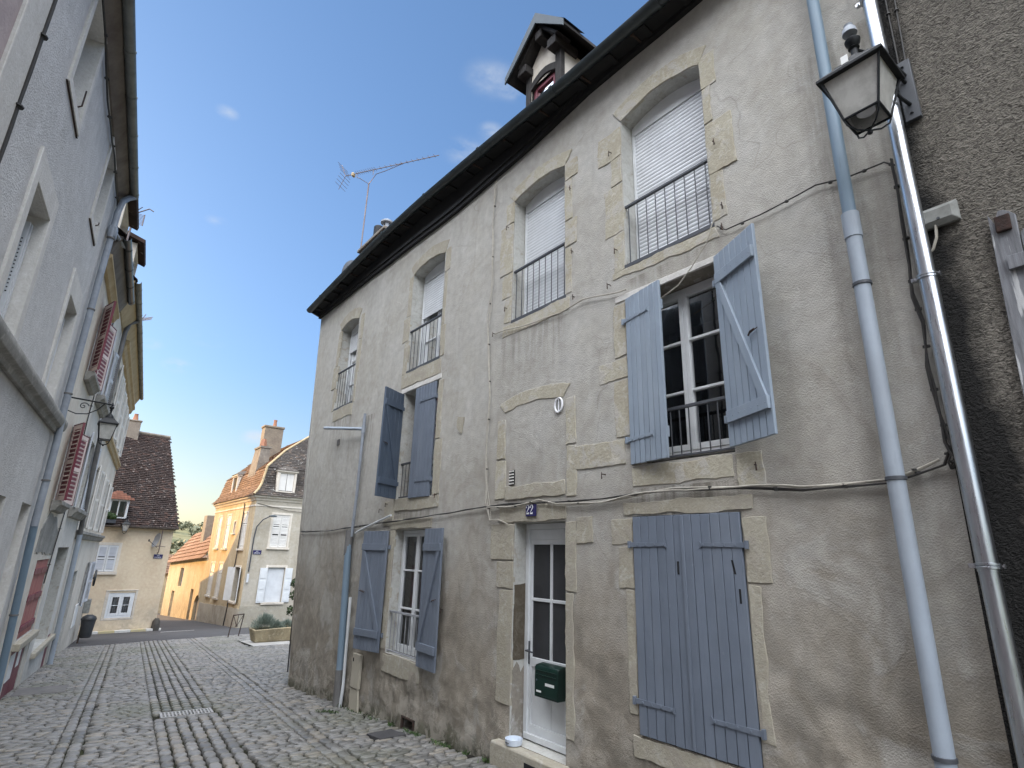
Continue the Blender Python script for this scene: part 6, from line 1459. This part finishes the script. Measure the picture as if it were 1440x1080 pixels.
def aerial():
    z = 10.98; M0 = Vector((4.7, 12.44, z))
    t = thing('television_aerial', 'long yagi television aerial on a thin mast above the far end of the main roof', 'aerial', (4.7, 12.44, 8.2))
    mb = MB(); mb.tube([(4.7, 12.47, 7.9), (4.7, 12.44, z+.02)], .018, 8); mb.build('mast', 'alu', t)
    d = (Vector((5.66, 10.42, 0))-Vector((4.19, 12.72, 0))); L = d.length; d.normalize(); n = Vector((-d.y, d.x, 0)); A = Vector((4.17, 12.75, z+.17))
    mb = MB(); mb.tube([A, A+d*L], .012, 6)
    mb.tube([A+d*.35+Vector((0, 0, -.0)), A+d*.36+Vector((0, 0, -.13)), A+d*.45+Vector((0, 0, -.17)), M0, A+d*.95+Vector((0, 0, -.15)), A+d*1.2+Vector((0, 0, -.12)), A+d*1.75], .009, 6); mb.tube([A+d*.85, A+d*.85+Vector((0, 0, -.16))], .008, 6); mb.build('boom', 'alu', t)
    mb = MB(); q = .34
    while q < L:
        hl = .085 if q < .9 else .065; p = A+d*q; mb.tube([p-n*hl+Vector((0, 0, .012)), p+n*hl+Vector((0, 0, .012))], .0045, 5)
        mb.tube([p+Vector((0, 0, -.01)), p+Vector((0, 0, .035))], .006, 5); q += .062 if q < .85 else .155
    for s in (1, -1):
        for k in range(4):
            p = A+d*(-.02-.035*k)+Vector((0, 0, s*(.05+.085*k))); mb.tube([p-n*.22, p+n*.22], .005, 5)
        mb.tube([A, A+d*(-.17)+Vector((0, 0, s*.38))], .007, 5)
    mb.build('element', 'alu', t)
    mb = MB(); p = A+d*.24; mb.box(lambda u, v, w: tuple(p+d*u+n*v+Vector((0, 0, w))), -.03, .03, -.05, .05, -.07, .03); mb.build('feed_box', 'soffit_ochre', t, bevel=.01)
aerial()
def left_aerial():
    b = FL(15.0, 8.2, -.1); t = thing('television_aerial', 'grid panel television aerial on a leaning mast above the left roofs', 'aerial', b)
    P = lambda u, v, w=0: (b[0]+.05+u*.98, b[1]-u*.1+w, 9.2+v)
    mb = MB(); mb.tube([(b[0], b[1], 7.9), (b[0]+.03, b[1], 8.6), P(.0, .2)], .022, 8); mb.build('mast', 'alu', t)
    mb = MB()
    for u in (-.16, .02, .2): mb.tube([P(u, -.14), P(u, .16)], .014, 6)
    for i in range(9): mb.tube([P(-.17, -.13+i*.034), P(.21, -.13+i*.034)], .007, 5)
    mb.tube([P(.02, .14), P(.26, .3, -.1), P(.36, .26, -.1)], .014, 6); mb.tube([P(.02, .14), P(-.14, .26, -.1), P(-.05, .34, -.1)], .014, 6); mb.tube([P(0, .18), P(.12, .30, -.1)], .01, 6); mb.build('grid', 'alu', t)
left_aerial()
def fine_aerial():
    b = FL(19.0, 8.0, .3); t = thing('television_aerial', 'small tangled aerial at the edge of the ochre eaves, left', 'aerial', b)
    mb = MB(); mb.tube([FL(19, 7.4, .05), FL(19, 8.25, .38)], .012, 6)
    for i in range(6): mb.tube([FL(18.8+i*.09, 7.95+.05*i, .30), FL(18.8+i*.09, 8.05+.05*i, .55)], .006, 5)
    mb.tube([FL(18.7, 7.95, .36), FL(19.4, 8.3, .45)], .008, 5); mb.build('element', 'alu', t)
fine_aerial()
def roof_dish():
    mb = MB(); c = Vector((4.62, 12.55, 8.35)); ax = Vector((-.5, .8, .35)).normalized(); a = ax.orthogonal().normalized(); b = ax.cross(a); vs = []; n = 24
    for i in range(5):
        r = .33*i/4; 
        for j in range(n): t = 6.2832*j/n; vs.append(c+a*r*math.cos(t)+b*r*math.sin(t)+ax*(r*r*.7))
    mb.add(vs, [(i*n+j, i*n+(j+1) % n, (i+1)*n+(j+1) % n, (i+1)*n+j) for i in range(4) for j in range(n)]); o = mb.build('satellite_dish', 'pipe_old', None); tag(o, 'pale satellite dish peeping over the far end of the main roof', 'satellite dish')
    m2 = MB(); m2.tube([c, (4.7, 12.47, 8.2)], .02, 6); k = m2.build('bracket', 'alu', None); k.parent = o; k.location = k.location-o.location
roof_dish()

# ------------------------------------------------------------------ things in the street and at the crossroads
def trough():
    x0, x1, y0, y1 = 6.02, 7.45, 21.5, 22.25; zb = gz(0, 21.9)+.03; zt = zb+.46
    t = thing('stone_trough', 'yellowish stone trough planted with grey green lavender beside the road', 'planter', (6.7, 21.9, zb))
    mb = MB(); i = .10; th = .09
    a = [(x0+i, y0+i, zb), (x1-i, y0+i, zb), (x1-i, y1-i, zb), (x0+i, y1-i, zb)]; b = [(x0, y0, zt-.05), (x1, y0, zt), (x1, y1, zt), (x0, y1, zt-.03)]; c = [(x0+th, y0+th, zt-.05), (x1-th, y0+th, zt), (x1-th, y1-th, zt), (x0+th, y1-th, zt-.03)]; d = [(p[0], p[1], zt-.12) for p in c]
    mb.add(a+b+c+d, [(3, 2, 1, 0)]+[(4*k+i, 4*k+(i+1) % 4, 4*k+4+(i+1) % 4, 4*k+4+i) for k in range(3) for i in range(4)]); o = mb.build('trough', 'trough', t, bevel=.03)
    mb = MB(); mb.quad((x0+.08, y0+.08, zt-.08), (x1-.08, y0+.08, zt-.08), (x1-.08, y1-.08, zt-.08), (x0+.08, y1-.08, zt-.08)); mb.build('soil', 'joint', t)
    mb = MB()
    for cx, cy, rr, hh, n in ((6.45, 21.85, .46, .46, 2600), (7.2, 21.9, .26, .24, 900), (6.85, 21.75, .25, .22, 600)):
        for k in range(n):
            an = rnd.uniform(0, 6.283); el = rnd.uniform(.1, 1.5); r = rr*(rnd.uniform(.45, 1.0))*(1+.25*noise.noise(Vector((math.cos(an)*2, math.sin(an)*2, el*2+cx))))
            p = Vector((cx+r*math.cos(an)*math.cos(el), cy+r*.75*math.sin(an)*math.cos(el), zt-.08+hh*(r/rr)*math.sin(el)))
            dr = Vector((math.cos(an)*math.cos(el), math.sin(an)*math.cos(el), math.sin(el)+.5)).normalized()*rnd.uniform(.05, .11); sd = dr.cross(Vector((rnd.uniform(-1, 1), rnd.uniform(-1, 1), .2))).normalized()*rnd.uniform(.004, .008)
            mb.add([p-sd, p+sd, p+dr+sd*.3, p+dr-sd*.3], [(0, 1, 2, 3)])
    mb.build('lavender', 'lavender', t, smooth=False, recalc=False)
trough()
def hoop():
    z = lambda y: gz(0, y)+.01
    p0, p1 = (6.10, 25.0), (6.56, 25.35); h = .78
    t = thing('bollard_rail', 'low dark metal barrier with crossed braces standing by the road left of the stone trough', 'barrier', (6.3, 25.1, z(25.1)))
    mb = MB(); A = (p0[0]-.03, p0[1], z(p0[1])); Bq = (p1[0]-.03, p1[1], z(p1[1])); C = (p0[0]+.05, p0[1], z(p0[1])+h); D = (p1[0]+.06, p1[1], z(p1[1])+h+.02)
    mb.tube([A, C], .02, 8); mb.tube([Bq, D], .02, 8); mb.tube([C, D], .022, 8); mid = ((A[0]+Bq[0])/2+.06, (A[1]+Bq[1])/2, z(25.2)+.38)
    mb.tube([C, mid], .012, 6); mb.tube([D, mid], .012, 6); mb.tube([mid, ((C[0]+D[0])/2, (C[1]+D[1])/2, C[2])], .012, 6); mb.build('hoop', 'iron', t)
    mb = MB(); mb.lathe(mid, [(.04, -.02), (.05, 0), (.04, .02)], 8); mb.build('boss', 'iron', t)
hoop()
def bin_():
    x, y = 1.66, 26.4; zb = gz(0, y)+.18
    t = thing('litter_bin', 'dark grey litter bin with a hooded lid at the end of the left row', 'bin', (x, y, zb))
    mb = MB(); mb.lathe((x, y, zb), [(.15, 0), (.17, .02), (.22, .56), (.215, .58)], 20); mb.build('body', 'plastic_bin', t)
    mb = MB(); mb.lathe((x, y, zb+.58), [(.235, 0), (.24, .04), (.20, .12), (.08, .18)], 20); mb.build('lid', 'plastic_bin', t)
    mb = MB(); mb.tube([(x-.18, y, zb-.22), (x-.18, y, zb+.7)], .025, 8); mb.build('post', 'iron', t)
bin_()
def row_end():
    mb = MB(); c = FL(28.4, .42, .14); 
    mb.tube([(c[0]-.03, c[1], c[2]), (c[0]+.03, c[1], c[2])], .30, 24); mb.tube([FL(28.4, .42, .0), c], .03, 8); o = mb.build('traffic_mirror', 'plastic_bin', None); tag(o, 'round dark disc seen edge on at the end of the left row', 'disc')
    mb = MB(); mb.box(FL, 28.2, 28.5, -.85, -.35, .0, .2); o = mb.build('meter_box', 'box_grey', None, bevel=.01); tag(o, 'grey box low on the wall above the litter bin', 'box')
    mb = MB(); p = FH(-.02, 0, .12); mb.lathe((p[0], p[1], gz(0, 32)-.05), [(.17, 0), (.18, .1), (.16, .45), (.08, .58)], 14); o = mb.build('corner_stone', simple('dark weathered guard stone', (.05, .047, .042), (.08, .075, .065), .9, 6, 30, .3), None); tag(o, 'dark rounded guard stone at the foot of the cream house corner', 'guard stone')
row_end()
def street_plaque(name, fr, u0, v0, w, h, label):
    f = lambda u, v, e: fr(u0+u, v0+v, .02+e); mb = MB(); mb.box(f, 0, w, 0, h, 0, .01); o = mb.build(name, 'plate_blue', None, bevel=.004); tag(o, label, 'street sign')
    mb = MB(); b = .006
    mb.box(f, .012, w-.012, h-.016, h-.016+b, .0101, .012); mb.box(f, .012, w-.012, .010, .010+b, .0101, .012)
    for row, (a, e, n) in enumerate(((.36, .64, 3), (.12, .88, 8))):
        for i in range(n):
            q = w*(a+(e-a)*i/n); hh = h*.22; y = h*(.58 if row == 0 else .20); wd = w*(e-a)/n*.62
            mb.box(f, q, q+wd*.32, y, y+hh, .0101, .012); mb.box(f, q+wd*.68, q+wd, y+(hh*.4 if i % 2 else 0), y+hh, .0101, .012); mb.box(f, q+wd*.32, q+wd*.68, y+hh*(.0, .4, .8)[i % 3], y+hh*((.0, .4, .8)[i % 3]+.2), .0101, .012)
    c = mb.build('lettering', 'plate_white', None, smooth=False); c.parent = o; c.location = c.location-o.location
street_plaque('street_name_plate', FH, -.66, 1.115, .39, .20, 'blue street name plate on the cream house under the satellite dish')
street_plaque('street_name_plate', FVR, 8.05, 1.42, .40, .21, 'blue street name plate on the grey front of the mansard house')
def h_dish():
    t = thing('satellite_dish', 'grey satellite dish seen nearly edge on, on a mast on the cream house', 'satellite dish', FH(-.55, 1.4, .1))
    mb = MB(); mb.tube([FH(-.53, 1.36, .04), FH(-.54, 1.42, .18), FH(-.545, 2.75, .20)], .022, 8); mb.tube([FH(-.86, 1.68, .2), FH(-.3, 1.66, .2)], .014, 6); mb.build('mast', 'alu', t)
    mb = MB(); c = Vector(FH(-.70, 1.92, .30)); ax = Vector((-.93, -.25, .25)).normalized(); a = ax.orthogonal().normalized(); b = ax.cross(a); vs = []; n = 24
    for i in range(5):
        r = .34*i/4
        for j in range(n): q = 6.2832*j/n; vs.append(c+a*r*math.cos(q)+b*r*math.sin(q)+ax*(r*r*.8))
    mb.add(vs, [(i*n+j, i*n+(j+1) % n, (i+1)*n+(j+1) % n, (i+1)*n+j) for i in range(4) for j in range(n)]); mb.build('reflector', 'pipe_old', t)
    mb = MB(); mb.tube([c-Vector((0, 0, .3)), c+ax*.38-Vector((0, 0, .12))], .012, 6); e = c+ax*.40-Vector((0, 0, .1)); mb.lathe(tuple(e), [(.03, -.05), (.03, .05)], 8); mb.build('feed_arm', 'cable_dark', t)
h_dish()
def leaf_clump(name, mat, label, cat, blobs, n, size, parent=None, kind=None):
    mb = MB()
    for k in range(n):
        c = blobs[k % len(blobs)]; v = Vector((rnd.gauss(0, 1), rnd.gauss(0, 1), rnd.gauss(0, 1))).normalized()*rnd.uniform(.5, 1)**.5
        p = Vector((c[0]+v.x*c[3], c[1]+v.y*c[3], c[2]+v.z*c[3]*.85)); a = Vector((rnd.gauss(0, 1), rnd.gauss(0, 1), rnd.gauss(0, .7))).normalized(); b = a.cross(v+Vector((0, 0, .01))).normalized(); s = size*rnd.uniform(.6, 1.2)
        mb.add([p-a*s, p-b*s*.5, p+a*s, p+b*s*.5], [(0, 1, 2, 3)])
    o = mb.build(name, mat, parent, smooth=False, recalc=False)
    if parent is None: tag(o, label, cat, None, kind)
    return o
def green():
    t = thing('hanging_plant', 'small dark climbing plant peeping round the far corner of the main house', 'plant', (4.2, 12.5, .2))
    mb = MB(); mb.tube([(4.12, 12.1, -.6), (4.1, 12.15, .2), (4.12, 12.2, 1.1)], .012, 6); mb.build('stem', 'timber', t); leaf_clump('foliage', 'leaf', None, None, [(4.09, 12.22, 1.02, .11), (4.10, 12.2, .78, .11), (4.08, 12.16, .50, .12)], 500, .03, t)
    b = FH(-3.05, 2.62, .30); t = thing('window_box', 'box of green plants on the gutter beside the dormer of the cream house', 'plant', b)
    mb = MB(); mb.box(FH, -3.5, -2.6, 2.60, 2.76, .18, .40); mb.build('box', 'rail', t, bevel=.01); leaf_clump('foliage', 'leaf', None, None, [FH(-3.35, 2.9, .28)+(.24,), FH(-3.05, 2.95, .28)+(.26,), FH(-2.75, 2.88, .28)+(.18,)], 1500, .045, t)
green()
def hill_wood():
    mb = MB()
    def hz(x, y):
        t = min(1, max(0, (y-110)/200)); t = t*t*(3-2*t)
        return gz(x, 70)+t*(13.5+4*noise.noise(Vector((x*.008, y*.008, 3)))+1.5*noise.noise(Vector((x*.03, y*.03, 1))))
    for k in range(520):
        y = rnd.uniform(95, 330); x = y*rnd.uniform(-.05, .42); z = hz(x, y)
        if noise.noise(Vector((x*.03, y*.02, 8))) < -.12 and y < 270: continue
        r = rnd.uniform(1.0, 2.4)*(.8 if y > 260 else 1)
        for q in range(46):
            v = Vector((rnd.gauss(0, 1), rnd.gauss(0, 1), rnd.gauss(0, 1))).normalized()*r*rnd.uniform(.6, 1.05); p = Vector((x+v.x, y+v.y, z+r*.8+v.z*.9)); a = Vector((rnd.gauss(0, 1), rnd.gauss(0, 1), rnd.gauss(0, 1))).normalized()*r*.3; b = a.cross(v).normalized()*r*.22
            mb.add([p-a, p-b, p+a, p+b], [(0, 1, 2, 3)])
    o = mb.build('hillside_wood', 'wood_far', None, smooth=False, recalc=False); tag(o, 'olive green scrub and trees covering the far hillside', 'wood', None, 'stuff')
hill_wood()

# ------------------------------------------------------------------ groups of like things
for o in list(col.objects):
    if o.parent is None and o.get('category') and not o.get('group'):
        g = {'aerial': 'television aerials on the roofs', 'cable': 'cables fixed along the house fronts', 'satellite dish': 'satellite dishes', 'street sign': 'blue street name plates', 'house': 'houses along the street'}.get(o['category'])
        if g: o['group'] = g
